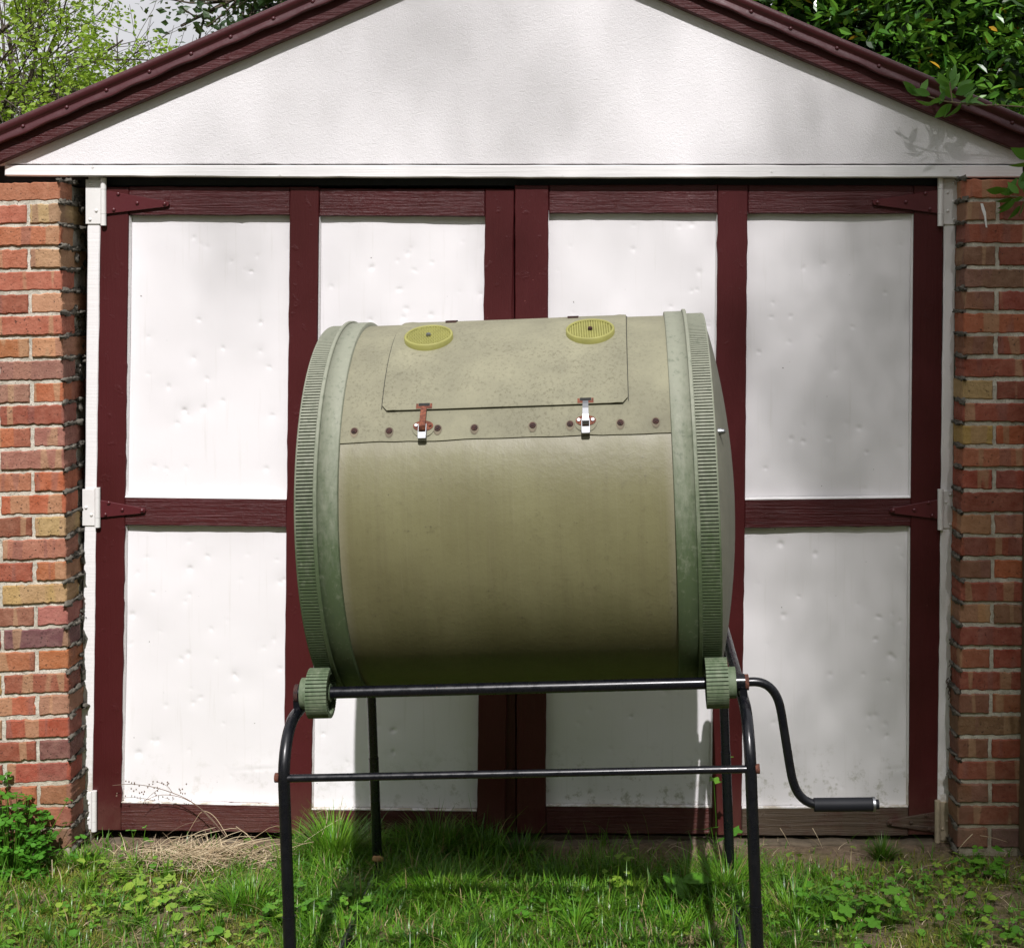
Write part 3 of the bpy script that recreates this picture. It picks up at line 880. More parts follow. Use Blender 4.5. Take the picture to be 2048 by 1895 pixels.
# vents
for k, (x, phi) in enumerate(((-.1940, 66.5), (.189, 66.9))):
    nrm = rad(phi); t1 = Vector((1, 0, 0)); t2 = tan_(phi)
    c = on_drum(x, phi, .4505)
    v = MB(); n = 48; r_ = .0575
    def ring(rr, h): return [c + (t1 * math.cos(2 * PI * i / n) + t2 * math.sin(2 * PI * i / n)) * rr + nrm * h for i in range(n)]
    rings = [ring(r_ * 1.01, -.006), ring(r_, .0115), ring(r_ - .002, .013), ring(r_ - .005, .013), ring(r_ - .006, .0095)]
    vs = [p for q in rings for p in q]
    v.add(vs, [(a * n + i, a * n + (i + 1) % n, (a + 1) * n + (i + 1) % n, (a + 1) * n + i) for a in range(4) for i in range(n)], True)
    vo = v.build('vent_cap', M['vent'], lid_o)
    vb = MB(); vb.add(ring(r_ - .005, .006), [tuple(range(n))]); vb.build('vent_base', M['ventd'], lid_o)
    g = MB(); ang = R(52 if k == 0 else 93)
    d1 = t1 * math.cos(ang) + t2 * math.sin(ang); d2 = -t1 * math.sin(ang) + t2 * math.cos(ang)
    for (u, w_, st, hh) in ((d1, d2, .0058, .0098), (d2, d1, .0058, .0090)):
        q = -r_ + .006
        while q < r_ - .006:
            hl = math.sqrt(max(0, (r_ - .006) ** 2 - q * q)); wd = .0013
            A_ = c + w_ * q - u * hl; B_ = c + w_ * q + u * hl
            vv = [A_ - w_ * wd, A_ + w_ * wd, B_ + w_ * wd, B_ - w_ * wd]
            g.add([p + nrm * .0065 for p in vv] + [p + nrm * hh for p in vv], [(4, 5, 6, 7), (0, 1, 5, 4), (2, 3, 7, 6), (1, 2, 6, 5), (3, 0, 4, 7)])
            q += st
    tag(g.build('vent_grille', M['vent'], lid_o), kind='stuff')
    sc_ = MB(); sc_.cyl(c + nrm * .010, c + nrm * .0150, .0062, 6); sc_.cyl(c + nrm * .0150, c + nrm * .0165, .004, 8)
    sc_.build('vent_bolt', M['zinc'] if k == 0 else M['rustd'], lid_o)
# hinge knuckles at the top of the lid
for x in (-.158, .143):
    h = MB(); p = on_drum(x, 86, .4545); h.box(p - Vector((.013, .02, .004)), p + Vector((.013, .02, .0015))); h.build('lid_hinge', M['rustd'], lid_o)
# latches
for k, x in enumerate((-.182, .179)):
    bx = MB(); phi = 30.3; n_ = rad(phi); t2 = tan_(phi); c = on_drum(x, phi, .449)
    mplate = M['latch']
    for i in range(1):
        nn = 22
        q = [c + Vector((math.cos(2 * PI * a / nn) * .0225, 0, 0)) + t2 * (math.sin(2 * PI * a / nn) * .0125) for a in range(nn)]
        bx.add(q + [p + n_ * .0022 for p in q], [tuple(range(nn, 2 * nn))] + [(a, (a + 1) % nn, (a + 1) % nn + nn, a + nn) for a in range(nn)])
    la = bx.build('latch_plate', mplate, tum)
    g = MB(); nn = 28
    q = [c + Vector((math.cos(2 * PI * a / nn) * .0255, 0, 0)) + t2 * (math.sin(2 * PI * a / nn) * .0245 - .002) - n_ * .001 for a in range(nn)]
    q2 = [p + n_ * .0014 for p in q]
    g.add(q + q2, [tuple(range(nn, 2 * nn))] + [(a, (a + 1) % nn, (a + 1) % nn + nn, a + nn) for a in range(nn)])
    g.build('latch_backing', M['drum_up'], la)
    lv = MB()
    def strip(mb, pts, w_, th=.0016):
        vs = []
        for (ph_, rr, ww) in pts:
            p = on_drum(x, ph_, rr)
            vs += [p - Vector((ww, 0, 0)), p + Vector((ww, 0, 0)), p + Vector((ww, 0, 0)) - rad(ph_) * th, p - Vector((ww, 0, 0)) - rad(ph_) * th]
        f = [(4 * i + a, 4 * i + (a + 1) % 4, 4 * i + 4 + (a + 1) % 4, 4 * i + 4 + a) for i in range(len(pts) - 1) for a in range(4)]
        f += [(0, 1, 2, 3), tuple(4 * (len(pts) - 1) + a for a in (3, 2, 1, 0))]
        mb.add(vs, f)
    strip(lv, [(36.3, .4552, .0062), (35.2, .4585, .0064), (33.5, .4620, .0066), (31.5, .4640, .0068), (29.6, .4635, .0070), (28.8, .4560, .0070)], 0)
    lv.build('latch_hook', M['latch'] if k == 0 else M['zinc'], la)
    l2 = MB()
    for s_ in (-.0085, .0085):
        p0 = on_drum(x + s_, 30.2, .4625); p1 = on_drum(x + s_, 27.4, .4640); p2 = on_drum(x + s_, 26.0, .4625)
        l2.tube([p0, p1, p2], .0012, 6)
    strip(l2, [(27.7, .4650, .0078), (26.6, .4662, .0080), (25.9, .4655, .0078), (25.75, .4630, .0070)], 0)
    l2.build('latch_lever', M['zinc'], la)
    for s_ in (-.0155, .0155):
        r2 = MB(); p = c + Vector((s_, 0, 0)) + n_ * .0022 + t2 * .001; r2.cyl(p, p + n_ * .003, .0036, 8); r2.build('latch_screw', M['zinc'] if (k == 1 or s_ < 0) else M['latch'], la)
    sl2 = MB(); a1_, a2_ = 36.4, 37.3
    sl2.add([on_drum(x - .0125, a1_, .4549), on_drum(x + .0125, a1_, .4549), on_drum(x + .0125, a2_, .4549), on_drum(x - .0125, a2_, .4549)], [(0, 1, 2, 3)])
    sl2.build('latch_slot', M['gap'], lid_o)
    rp = MB(); nn = 14
    for u0, u1, v0, v1 in ((-.018, .018, 35.6, 36.35), (-.018, -.013, 35.8, 37.2), (.013, .018, 35.8, 37.2)):
        rp.add([on_drum(x + u0, v0, .4546), on_drum(x + u1, v0, .4546), on_drum(x + u1, v1, .4546), on_drum(x + u0, v1, .4546)], [(0, 1, 2, 3)])
    rp.build('slot_rust_stain', M['latch'], lid_o)
for x in (-.336, -.258, -.150, -.068, .061, .144, .255, .333):
    ph = 29.4 + random.uniform(-.25, .25); s_ = MB(); p = on_drum(x, ph, .4478); n_ = rad(ph)
    s_.cyl(p, p + n_ * .0035, .0078, 12, .0066); s_.cyl(p + n_ * .0034, p + n_ * .0050, .0034, 6)
    so_ = s_.build('screw', M['rustd'], tum)
    h_ = MB(); nn = 14
    h_.add([on_drum(x + .0098 * math.cos(2 * PI * a / nn), ph + 1.2 * math.sin(2 * PI * a / nn) * (1.7 if math.sin(2 * PI * a / nn) < 0 else 1), .4489) for a in range(nn)], [tuple(range(nn))])
    h_.build('rust_stain', M['stain'], so_)

# stand: two side frames, axles, cross bar, pinions and crank
AY, AZ = -.3297, None
gl = L(641.5, 1385.5, AY); gr = L(1433, 1364.5, AY)
AZ = (gl.z + gr.z) / 2
TR = .0128
lgl = L(567.5, 1553, -.475); lgr = L(1501.5, 1537, -.475)
XL, XR = lgl.x, lgr.x
RZ = AZ - .040
GL0 = (RI @ (Vector((0, 0, 0)) - base)).z   # not used for shape, only a sanity value
for sx, X in ((-1, XL), (1, XR)):
    yf_, yr_, rb = -.475, .495, .115
    # ground height under the frame, in the stand's own axes
    zf = -(RM @ Vector((X, yf_, 0)) + base).z; zr = -(RM @ Vector((X, yr_, 0)) + base).z
    side = MB()
    pts = [(X, yf_, zf + .30)]
    for i in range(9):
        a = PI / 2 * i / 8; pts.append((X, yf_ + rb * (1 - math.cos(a)), RZ - rb + rb * math.sin(a)))
    for i in range(9):
        a = PI / 2 * i / 8; pts.append((X, yr_ - rb + rb * math.sin(a), RZ - rb + rb * math.cos(a)))
    pts.append((X, yr_, zr + .30))
    side.tube(pts, TR, 18); fr = side.build('side_frame', M['tube'], tum)
    for (yy, zg) in ((yf_, zf), (yr_, zr)):
        jl = L(574, 1832, yf_).z if sx < 0 else L(1512, 1809, yf_).z
        if yy > 0: jl = L(753, 1515.5, yr_).z if sx < 0 else L(1451, 1503, yr_).z
        lg = MB(); lg.tube([(X, yy, jl), (X, yy, zg + .02)], TR * 1.09, 18); lg.build('leg_extension', M['tube'], tum)
        rn = MB(); rn.tube([(X, yy, jl - .002), (X, yy, jl + .001)], TR * 1.13, 18); rn.build('sleeve_ring', M['tube'], tum)
    bs = MB(); bs.tube([(X + sx * -.003, yf_ - .03, zf + .012), (X + sx * -.003, yr_ + .03, zr + .012)], TR, 14); bs.build('ground_tube', M['tube'], tum)
    # rusty bolt where the cross bar meets the leg
    zb = (L(567.5, 1554, yf_) if sx < 0 else L(1501.5, 1537, yf_)).z
    bo = MB(); bo.cyl((X + sx * .010, yf_, zb), (X + sx * .019, yf_, zb), .0102, 10); bo.build('frame_bolt', M['rust'], tum)
    # axle hubs on the rail, front and rear
    for yy in (AY, -AY):
        hb = MB(); hb.cyl((X - sx * .023, yy, AZ), (X + sx * .004, yy, AZ), .0185, 18)
        hb.box((X - .008, yy - .014, AZ - .034), (X + .008, yy + .014, AZ - .012))
        hb.build('axle_hub', M['tube'], tum)
z1_ = L(567.5, 1556, -.475).z; z2_ = L(1501.5, 1537, -.475).z
cb = MB(); cb.tube([(XL + .008, -.475, z1_), (XR - .008, -.475, z2_)], .0083, 14); cb.build('cross_bar', M['tube'], tum)
for yy in (AY, -AY):
    ab = MB(); ab.tube([(XL + .02, yy, AZ), (XR - .02, yy, AZ)], .0131, 20); ab.build('axle_bar', M['tube'], tum)
    for sx in (-1, 1):
        gx = (gl.x if sx < 0 else gr.x)
        NT_ = 40; r0, r1 = .0485, .0555; g = MB(); vs = []
        for k in range(NT_):
            for q, rr in ((0, r0), (.10, r1), (.80, r1), (.90, r0)):
                a = 2 * PI * (k + q) / NT_
                for xx in (-.0245, .0245): vs.append((gx + xx, yy + rr * math.cos(a), AZ + rr * math.sin(a)))
        n4 = 4 * NT_
        g.add(vs, [(2 * i, 2 * i + 1, 2 * ((i + 1) % n4) + 1, 2 * ((i + 1) % n4)) for i in range(n4)])
        for sgn in (0, 1):
            rim = [vs[2 * i + sgn] for i in range(n4)]
            inn = [(v[0], yy + (v[1] - yy) * .86, AZ + (v[2] - AZ) * .86) for v in rim]
            dp = [(v[0] + (.012 if sgn == 0 else -.012), v[1], v[2]) for v in inn]
            g.add(rim + inn + dp, [(i, (i + 1) % n4, (i + 1) % n4 + n4, i + n4) for i in range(n4)] + [(i + n4, (i + 1) % n4 + n4, (i + 1) % n4 + 2 * n4, i + 2 * n4) for i in range(n4)] + [tuple(range(2 * n4, 3 * n4))])
        g.cyl((gx - .0235, yy, AZ), (gx + .0235, yy, AZ), .020, 20)
        po = g.build('pinion_gear', M['gears'], tum)
        cl = MB(); cl.cyl((gx + sx * .0248, yy, AZ), (gx + sx * .0425, yy, AZ), .0345, 32); cl.build('pinion_collar', M['gears'], po)
# axle end and crank
e = MB(); e.cyl((XL - .006, AY, AZ), (XL + .003, AY, AZ), .0205, 18); e.build('axle_cap', M['rustd'], tum)
nu = MB(); nu.cyl((XR + .0045, AY, AZ), (XR + .0125, AY, AZ), .0175, 10); nu.build('crank_washer', M['rust'], tum)
path = [(1498, 1363), (1512, 1362.5), (1525, 1365), (1538, 1372), (1549, 1384), (1557, 1400), (1562, 1420), (1567, 1452), (1574, 1496), (1581, 1540), (1586, 1563), (1594, 1583), (1606, 1597), (1618, 1604), (1632, 1608)]
cp = [L(x, y, AY) for x, y in path]
# smooth the polyline
def chaikin(p, k=2):
    for _ in range(k):
        q = [p[0]]
        for a, b in zip(p[:-1], p[1:]): q += [a.lerp(b, .25), a.lerp(b, .75)]
        q.append(p[-1]); p = q
    return p
ck = MB(); ck.tube(chaikin(cp), .0100, 16); cr = ck.build('crank', M['tube'], tum)
g0, g1 = L(1628, 1608.5, AY), L(1745, 1607.5, AY)
gp = MB(); gp.cyl(g0, g1, .0150, 24); gp.build('crank_grip', M['grip'], cr)
ge = MB(); g2 = L(1750, 1607.5, AY); g3 = L(1757.5, 1607.5, AY); ge.cyl(g1, g2, .0162, 20); ge.build('grip_washer', M['zinc'], cr)
ge = MB(); ge.cyl(g2, g3, .0105, 12); ge.build('grip_bolt', M['grip'], cr)
# cork plug stuck on the rear left leg
ckp = L(757, 1712, .495); w3 = RM @ ckp + base
mb = MB(); mb.blob((w3.x, w3.y - .016, w3.z), (.018, .008, .009), seed=3, amp=.4)
tag(mb.build('wood_chip', M['cloth']), label='small tan wood chip caught against the rear left leg of the tumbler', cat='wood chip')

# ------------------------------------------------------------------ ground plants
def leafmesh(kind, seed=0, s=1.0):
    rd = random.Random(seed); mb = MB()
    if kind == 'lance':   # pointed leaf along +X, length 1
        n = 5; vs = []
        for i in range(n + 1):
            t = i / n; wd = .17 * math.sin(PI * t ** .8) + .004; z = -.22 * t * t + .02
            vs += [(t, -wd, z + .03 * math.sin(PI * t)), (t, 0, z), (t, wd, z + .03 * math.sin(PI * t))]
        fs = []
        for i in range(n):
            a = 3 * i; fs += [(a, a + 3, a + 4, a + 1), (a + 1, a + 4, a + 5, a + 2)]
        mb.add(vs, fs, True)
    elif kind == 'oval':
        n = 5; vs = []
        for i in range(n + 1):
            t = i / n; wd = .27 * math.sin(PI * t ** .9) ** .8 if 0 < t < 1 else .006; z = -.12 * t * t
            vs += [(t, -wd, z + .06 * (wd / .27)), (t, 0, z), (t, wd, z + .06 * (wd / .27))]
        fs = []
        for i in range(n):
            a = 3 * i; fs += [(a, a + 3, a + 4, a + 1), (a + 1, a + 4, a + 5, a + 2)]
        mb.add(vs, fs, True)
    elif kind == 'trefoil':   # three notched leaflets, diameter about 1
        for k in range(3):
            a = 2 * PI * k / 3 + rd.uniform(-.2, .2)
            o2 = [(0, 0, 0), (.22, -.21, .03), (.43, -.20, .02), (.50, -.06, 0), (.44, 0, -.02), (.50, .06, 0), (.43, .20, .02), (.22, .21, .03), (.25, 0, -.02)]
            c_, s_ = math.cos(a), math.sin(a); dz = rd.uniform(-.25, .05)
            vs = [(x * c_ - y * s_, x * s_ + y * c_, z + dz * x) for x, y, z in o2]
            mb.add(vs, [(0, 1, 8), (1, 2, 8), (2, 3, 4), (2, 4, 8), (4, 5, 6), (4, 6, 8), (6, 7, 8), (7, 0, 8)], True)
    elif kind == 'lobed':   # broad lobed leaf
        vs = [(0, 0, 0)]; n = 18
        for i in range(n):
            a = -2.5 + 5.0 * i / (n - 1); r_ = (.42 + .10 * math.cos(a * 5) + .035 * math.cos(a * 13)) * (.8 + .35 * math.cos(a / 2))
            vs.append((.12 + r_ * math.cos(a), r_ * math.sin(a), -.08 * r_ + .03 * math.cos(a * 5)))
        mb.add(vs, [(0, i, i + 1) for i in range(1, n)] , True)
    elif kind == 'round':
        vs = [(0, 0, 0)]; n = 14
        for i in range(n):
            a = 2 * PI * i / n; r_ = .45 * (1 + .08 * math.cos(a * 7)); vs.append((.4 + r_ * math.cos(a), r_ * math.sin(a), .05 * math.sin(a * 2)))
        vs[0] = (.4, 0, -.04)
        mb.add(vs, [(0, i, i % n + 1) for i in range(1, n + 1)], True)
    return mb

def orient(mb_src, loc, size, yaw, pitch, roll, out):
    m = Matrix.Translation(loc) @ Matrix.Rotation(yaw, 4, 'Z') @ Matrix.Rotation(-pitch, 4, 'Y') @ Matrix.Rotation(roll, 4, 'X') @ Matrix.Scale(size, 4)
    out.add([m @ Vector(v) for v in mb_src.v], mb_src.f, True)

def blades(name, pts, mat, parent=None, seed=0, seg=4, kind=True, **tags):
    """pts: array of x, y, z, height, yaw, lean, width"""
    pts = np.asarray(pts); n = len(pts)
    t = np.linspace(0, 1, seg + 1)
    x, y, z, h, yaw, lean, wd = pts.T
    dx, dy = np.cos(yaw), np.sin(yaw)
    sx, sy = -np.sin(yaw), np.cos(yaw)
    V = np.zeros((n, seg + 1, 2, 3))
    for i, tt in enumerate(t):
        out_ = lean * h * tt ** 1.9
        up_ = h * (tt - .35 * np.clip(lean, 0, 1.2) * tt ** 2.4)
        ww = wd * (1 - tt ** 1.6) + .00015
        for k, s_ in enumerate((-1, 1)):
            V[:, i, k, 0] = x + dx * out_ + sx * ww * s_
            V[:, i, k, 1] = y + dy * out_ + sy * ww * s_
            V[:, i, k, 2] = z + up_
    V = V.reshape(-1, 3)
    basei = (np.arange(n) * (seg + 1) * 2)[:, None]
    q = []
    for i in range(seg):
        q.append(np.stack([2 * i, 2 * i + 1, 2 * i + 3, 2 * i + 2])[None, :] + basei)
    Fc = np.stack(q, 1).reshape(-1, 4)
    me = bpy.data.meshes.new(name)
    me.vertices.add(len(V)); me.vertices.foreach_set('co', V.astype(np.float32).ravel())
    me.loops.add(Fc.size); me.loops.foreach_set('vertex_index', Fc.astype(np.int32).ravel())
    me.polygons.add(len(Fc)); me.polygons.foreach_set('loop_start', (np.arange(len(Fc)) * 4).astype(np.int32))
    me.polygons.foreach_set('use_smooth', [True] * len(Fc))
    me.update(); me.validate()
    o = link_mesh(name, me, parent, mat)
    return tag(o, kind='stuff' if kind else None, **tags)

def gx_(px, d):   # world x of a photo column on the ground at distance d before the doors
    return (px - CX) * (D - d) / F
def dens(px, d):
    """how lush the grass is: 0 bare, 1 thick"""
    v = 0.0
    if px < 260: v = .16 + .2 * (d > .25)
    elif px < 560: v = .03 if d < .17 else .36
    elif px < 1010: v = .80
    elif px < 1420: v = .05 if d < .19 else .75
    elif px < 1800: v = .03 if d < .18 else (.55 if px < 1660 else .22)
    else: v = .02 if d < .20 else .12
    return v
G1, G2, MS, TF = [], [], [], []
for i in range(105000):
    x = rng.uniform(-2.0, 1.7); d = rng.uniform(.0, 1.0) ** .9 * 1.05 - .0
    px = x * F / (D - d) + CX
    if px < -200 or px > 2250: continue
    nz_ = mn.noise(Vector((x * 5, d * 5, 0))) + .5 * mn.noise(Vector((x * 17, d * 17, 4)))
    p_ = dens(px, d) * (1 + 1.0 * nz_)
    if rng.random() > p_ * .60: continue
    y = -d; z = gz(x, y) - .004
    h = rng.uniform(.02, .085) * (1.5 if rng.random() < .12 else 1) * (1 + .5 * nz_) * (1.15 if 540 < px < 1500 else .75) * (1 - .3 * (d > .5))
    row = (x, y, z, h, rng.uniform(0, 2 * PI), rng.uniform(.1, 1.1), rng.uniform(.0010, .0026))
    (G1 if rng.random() < .6 else G2).append(row)
for i in range(2600):     # rosettes that arch outwards from one root
    x = rng.uniform(-2.0, 1.7); d = rng.uniform(.03, 1.0); px = x * F / (D - d) + CX
    if rng.random() > dens(px, d) ** 1.3 * .55: continue
    big_ = rng.random() < .25; n_ = int(rng.uniform(10, 34)); hb = rng.uniform(.035, .085) * (1.45 if big_ and 540 < px < 1650 else 1); tgt = G1 if rng.random() < .62 else G2
    for j in range(n_):
        a = rng.uniform(0, 2 * PI); r_ = rng.uniform(0, .012)
        tgt.append((x + r_ * math.cos(a), -d + r_ * math.sin(a), gz(x, -d) - .003, hb * rng.uniform(.6, 1.15), a + rng.uniform(-.3, .3), rng.uniform(.15, 1.1), rng.uniform(.0012, .0028)))
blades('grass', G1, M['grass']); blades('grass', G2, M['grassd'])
for i in range(130000):   # short mossy ground cover
    x = rng.uniform(-2.0, 1.7); d = rng.uniform(.06, .8); px = x * F / (D - d) + CX
    nz_ = mn.noise(Vector((x * 4, d * 6, 7)))
    k = .9 if px < 560 else (.5 if px > 1500 else .25)
    if rng.random() > k * (.5 + nz_ * 1.3) * min(1, (d - .04) / .16): continue
    MS.append((x, -d, gz(x, -d) - .002, rng.uniform(.006, .022), rng.uniform(0, 2 * PI), rng.uniform(.2, 1.3), rng.uniform(.0008, .002)))
blades('moss', MS, M['mossl'], seg=2)
# far lawn outside the picture, thin
FL = []
for i in range(24000):
    x = rng.uniform(-5, 5); d = rng.uniform(1.0, 5.5)
    FL.append((x, -d, gz(x, -d) - .004, rng.uniform(.03, .07), rng.uniform(0, 2 * PI), rng.uniform(.1, 1), rng.uniform(.0015, .003)))
blades('grass', FL, M['grass'], seg=2)
# dry straw scattered over the soil
ST = []
for i in range(900):
    x = rng.uniform(-1.9, 1.6); d = rng.uniform(.01, .75)
    ST.append((x, -d, gz(x, -d) + rng.uniform(0, .01), rng.uniform(.008, .028), rng.uniform(0, 2 * PI), rng.uniform(1.5, 4), rng.uniform(.0006, .0012)))
blades('straw_litter', ST, M['straw'], seg=3)

def tuft(px, d, n, hmin, hmax, spread, mat, label, group='grass tufts'):
    x0 = gx_(px, d); rows = []
    for i in range(n):
        a = rng.uniform(0, 2 * PI); r_ = spread * math.sqrt(rng.random())
        x = r_ * math.cos(a); y = r_ * math.sin(a) * .6
        rows.append((x, y, gz(x0 + x, -d + y) - gz(x0, -d) - .004, rng.uniform(hmin, hmax) * (1 - .4 * r_ / spread), a + rng.uniform(-.5, .5), rng.uniform(.1, .3) + (.75 * r_ / spread), rng.uniform(.0010, .0022)))
    o = blades('grass_tuft', rows, M[mat], kind=False, label=label, cat='grass tuft', group=group)
    o.location = (x0, -d, gz(x0, -d))
    return o
tuft(668, .14, 700, .10, .22, .085, 'grass', 'bright sunlit grass tuft left of the rear left leg of the tumbler, against the door')
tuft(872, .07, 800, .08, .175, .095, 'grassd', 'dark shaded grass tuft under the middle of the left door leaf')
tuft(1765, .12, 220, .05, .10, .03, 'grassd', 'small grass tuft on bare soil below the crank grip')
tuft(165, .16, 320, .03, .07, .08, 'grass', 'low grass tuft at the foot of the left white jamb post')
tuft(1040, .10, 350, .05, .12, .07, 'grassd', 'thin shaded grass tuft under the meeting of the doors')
tuft(1590, .50, 260, .08, .15, .12, 'grass', 'tall grass tuft right of the front right leg of the tumbler')
tuft(1455, .36, 260, .10, .20, .07, 'grass', 'tall seeding grass tuft around the rear right leg of the tumbler')
tuft(1150, .46, 300, .07, .13, .14, 'grass', 'grass tuft in front of the bare soil under the right door leaf')
tuft(500, .42, 400, .06, .12, .10, 'grass', 'grass tuft left of the front left leg of the tumbler')
tuft(880, .40, 700, .07, .14, .16, 'grass', 'lush grass tuft lit by the sun in front of the drum shadow')

# clover-like ground weeds scattered between the grass
tre = [leafmesh('trefoil', i) for i in range(4)]; rnd = leafmesh('round'); lob = leafmesh('lobed'); ova = leafmesh('oval'); lan = leafmesh('lance')
W1, W2 = MB(), MB()
for i in range(5200):
    x = rng.uniform(-2.0, 1.7); d = .06 + rng.uniform(0, .9); px = x * F / (D - d) + CX
    nz_ = mn.noise(Vector((x * 3.5 + 9, d * 4, 2)))
    k = .85 if px < 560 else (.5 if px < 1000 else (.4 if px < 1500 else .7))
    if d < .2: k *= .25
    if rng.random() > k * (.45 + 1.6 * nz_): continue
    sz = rng.uniform(.012, .032); h = rng.uniform(.008, .04)
    loc = Vector((x, -d, gz(x, -d) + h))
    orient(tre[i % 4] if rng.random() < .75 else rnd, loc, sz, rng.uniform(0, 6.28), rng.uniform(-.3, .5), rng.uniform(-.3, .3), W1 if rng.random() < (.45 if px < 560 else .7) else W2)
    if i % 3 == 0: W1.tube([(x, -d, gz(x, -d)), loc], .0007, 3, False)
tag(W1.build('clover', M['weed']), kind='stuff'); tag(W2.build('clover', M['weedy']), kind='stuff')

def leafy(name, label, cat, px, d, leaves, mat, kinds, seed, group=None, stems=True, stemmat='weed'):
    """leaves: list of (dx, dy, z, size); every leaf a part"""
    rd = random.Random(seed); x0 = gx_(px, d)
    o = empty(name, (x0, -d, gz(x0, -d)), label=label, cat=cat, group=group)
    meshes = {}
    for (dx, dy, z, sz) in leaves:
        k = rd.choice(kinds)
        key = (k, rd.randrange(3))
        if key not in meshes:
            s_ = leafmesh(k, key[1]); me = s_.mesh('leaf'); me.materials.append(M[mat]); meshes[key] = me
        l = link_mesh('leaf', meshes[key], o)
        l.location = (dx, dy, z); l.scale = (sz,) * 3
        l.rotation_euler = (rd.uniform(-.4, .4), rd.uniform(-.2, .5), rd.uniform(0, 6.28))
    if stems:
        mb = MB()
        for (dx, dy, z, sz) in leaves:
            bx_, by_ = dx * .45, dy * .45
            mb.tube([(bx_, by_, -.005), ((bx_ + dx) / 2 + .003, (by_ + dy) / 2, z * .62), (dx, dy, z - .001)], .0009, 4, False)
        mb.build('stems', M[stemmat], o)
    return o
rd = random.Random(3)
# big weed at the foot of the left pillar
lv = []
for i in range(230):
    x = rd.uniform(-.16, .125); t = (x + .16) / .285
    zmax = .31 * (1 - t) ** .75 + .07
    z = rd.uniform(.01, zmax); y = rd.uniform(-.06, .075) - (.03 if z < .1 else 0)
    lv.append((x, y, z, rd.uniform(.028, .046)))
lv += [(.155, .03, .13, .035), (.16, .02, .20, .032), (.205, 0, .10, .036), (.19, -.01, .05, .03)]
leafy('weed', 'bushy clover-leaved weed climbing the foot of the left brick pillar', 'weed', 20, .20, lv, 'pillar_leaf', ['trefoil'], 4)
leafy('weed', 'broad-leaved dock with one large oval leaf beside the rear right leg', 'weed', 1350, .38, [(-.03, 0, .075, .12), (.015, -.03, .06, .10), (.05, .02, .05, .10), (-.05, -.04, .02, .07), (.09, 0, .04, .09), (.02, -.06, .02, .08), (.11, -.05, .03, .08)], 'weed', ['oval'], 5, stems=False)
leafy('vine', 'young lobed-leaf vine climbing the rear right leg of the tumbler', 'vine', 1436, .24, [(-.012, -.0, .275, .038), (-.02, -.01, .145, .050), (.012, -.03, .125, .042), (.045, 0, .14, .05), (.03, .02, .34, .03)], 'weed', ['lobed'], 6)
leafy('weed', 'pale yellow-green round-leaved weed in the dark grass under the drum', 'weed', 1240, .36, [(rd.uniform(-.05, .05), rd.uniform(-.03, .03), rd.uniform(.02, .12), rd.uniform(.016, .028)) for _ in range(26)], 'weedy', ['round', 'trefoil'], 7)
leafy('weed', 'seedling with two bright leaves on the soil under the panel left of the crank grip', 'weed', 1588, .17, [(-.012, 0, .05, .036), (.014, 0, .045, .036), (0, -.01, .03, .028)], 'weedy', ['oval'], 8)
leafy('weed', 'three-leaved seedling under the lower left door hinge', 'weed', 270, .12, [(-.01, 0, .085, .035), (.03, 0, .06, .042), (.035, -.01, .10, .02), (-.03, -.03, .025, .034), (.0, -.03, .02, .034)], 'weed', ['lobed', 'trefoil'], 9)
leafy('weed', 'lobed weed growing over the moss at the lower right corner', 'weed', 1960, .22, [(rd.uniform(-.08, .08), rd.uniform(-.06, .06), rd.uniform(.01, .05), rd.uniform(.026, .045)) for _ in range(26)], 'weed', ['lobed', 'trefoil'], 10)
leafy('weed', 'wide patch of lobed weeds in front of the crank grip', 'weed', 1700, .50, [(rd.uniform(-.16, .14), rd.uniform(-.08, .08), rd.uniform(.015, .08), rd.uniform(.03, .055)) for _ in range(60)], 'weed', ['lobed', 'trefoil'], 11)
leafy('weed', 'clover patch in front of the front left leg of the tumbler', 'weed', 640, .50, [(rd.uniform(-.14, .14), rd.uniform(-.08, .08), rd.uniform(.015, .07), rd.uniform(.024, .045)) for _ in range(70)], 'weed', ['trefoil', 'lobed'], 12)
leafy('weed', 'pale weed leaves in the moss below the straw pile', 'weed', 330, .42, [(rd.uniform(-.14, .14), rd.uniform(-.09, .09), rd.uniform(.01, .05), rd.uniform(.022, .042)) for _ in range(60)], 'weedy', ['lobed', 'round', 'trefoil'], 13)
leafy('weed', 'dock seedlings in the grass between the legs', 'weed', 1130, .52, [(rd.uniform(-.12, .12), rd.uniform(-.06, .06), rd.uniform(.01, .05), rd.uniform(.022, .045)) for _ in range(36)], 'weed', ['trefoil', 'oval'], 14)
# fern sprig
fx = gx_(262, .26); fe = MB()
for (ddx, lean) in ((0, .0), (-.035, -.2)):
    for i in range(16):
        t = i / 16; z = .012 + .085 * t; x = fx + ddx + lean * .1 * t + .008 * t; wv = .016 * (1 - t) + .003
        for s_ in (-1, 1): orient(lan, Vector((x, -.27 - .02 * t, gz(fx, -.27) + z)), wv * 1.5, (0 if s_ > 0 else PI) + rd.uniform(-.2, .2), .2, 0, fe)
tag(fe.build('fern', M['weedy']), label='small yellow-green fern sprig standing below the straw pile', cat='fern')

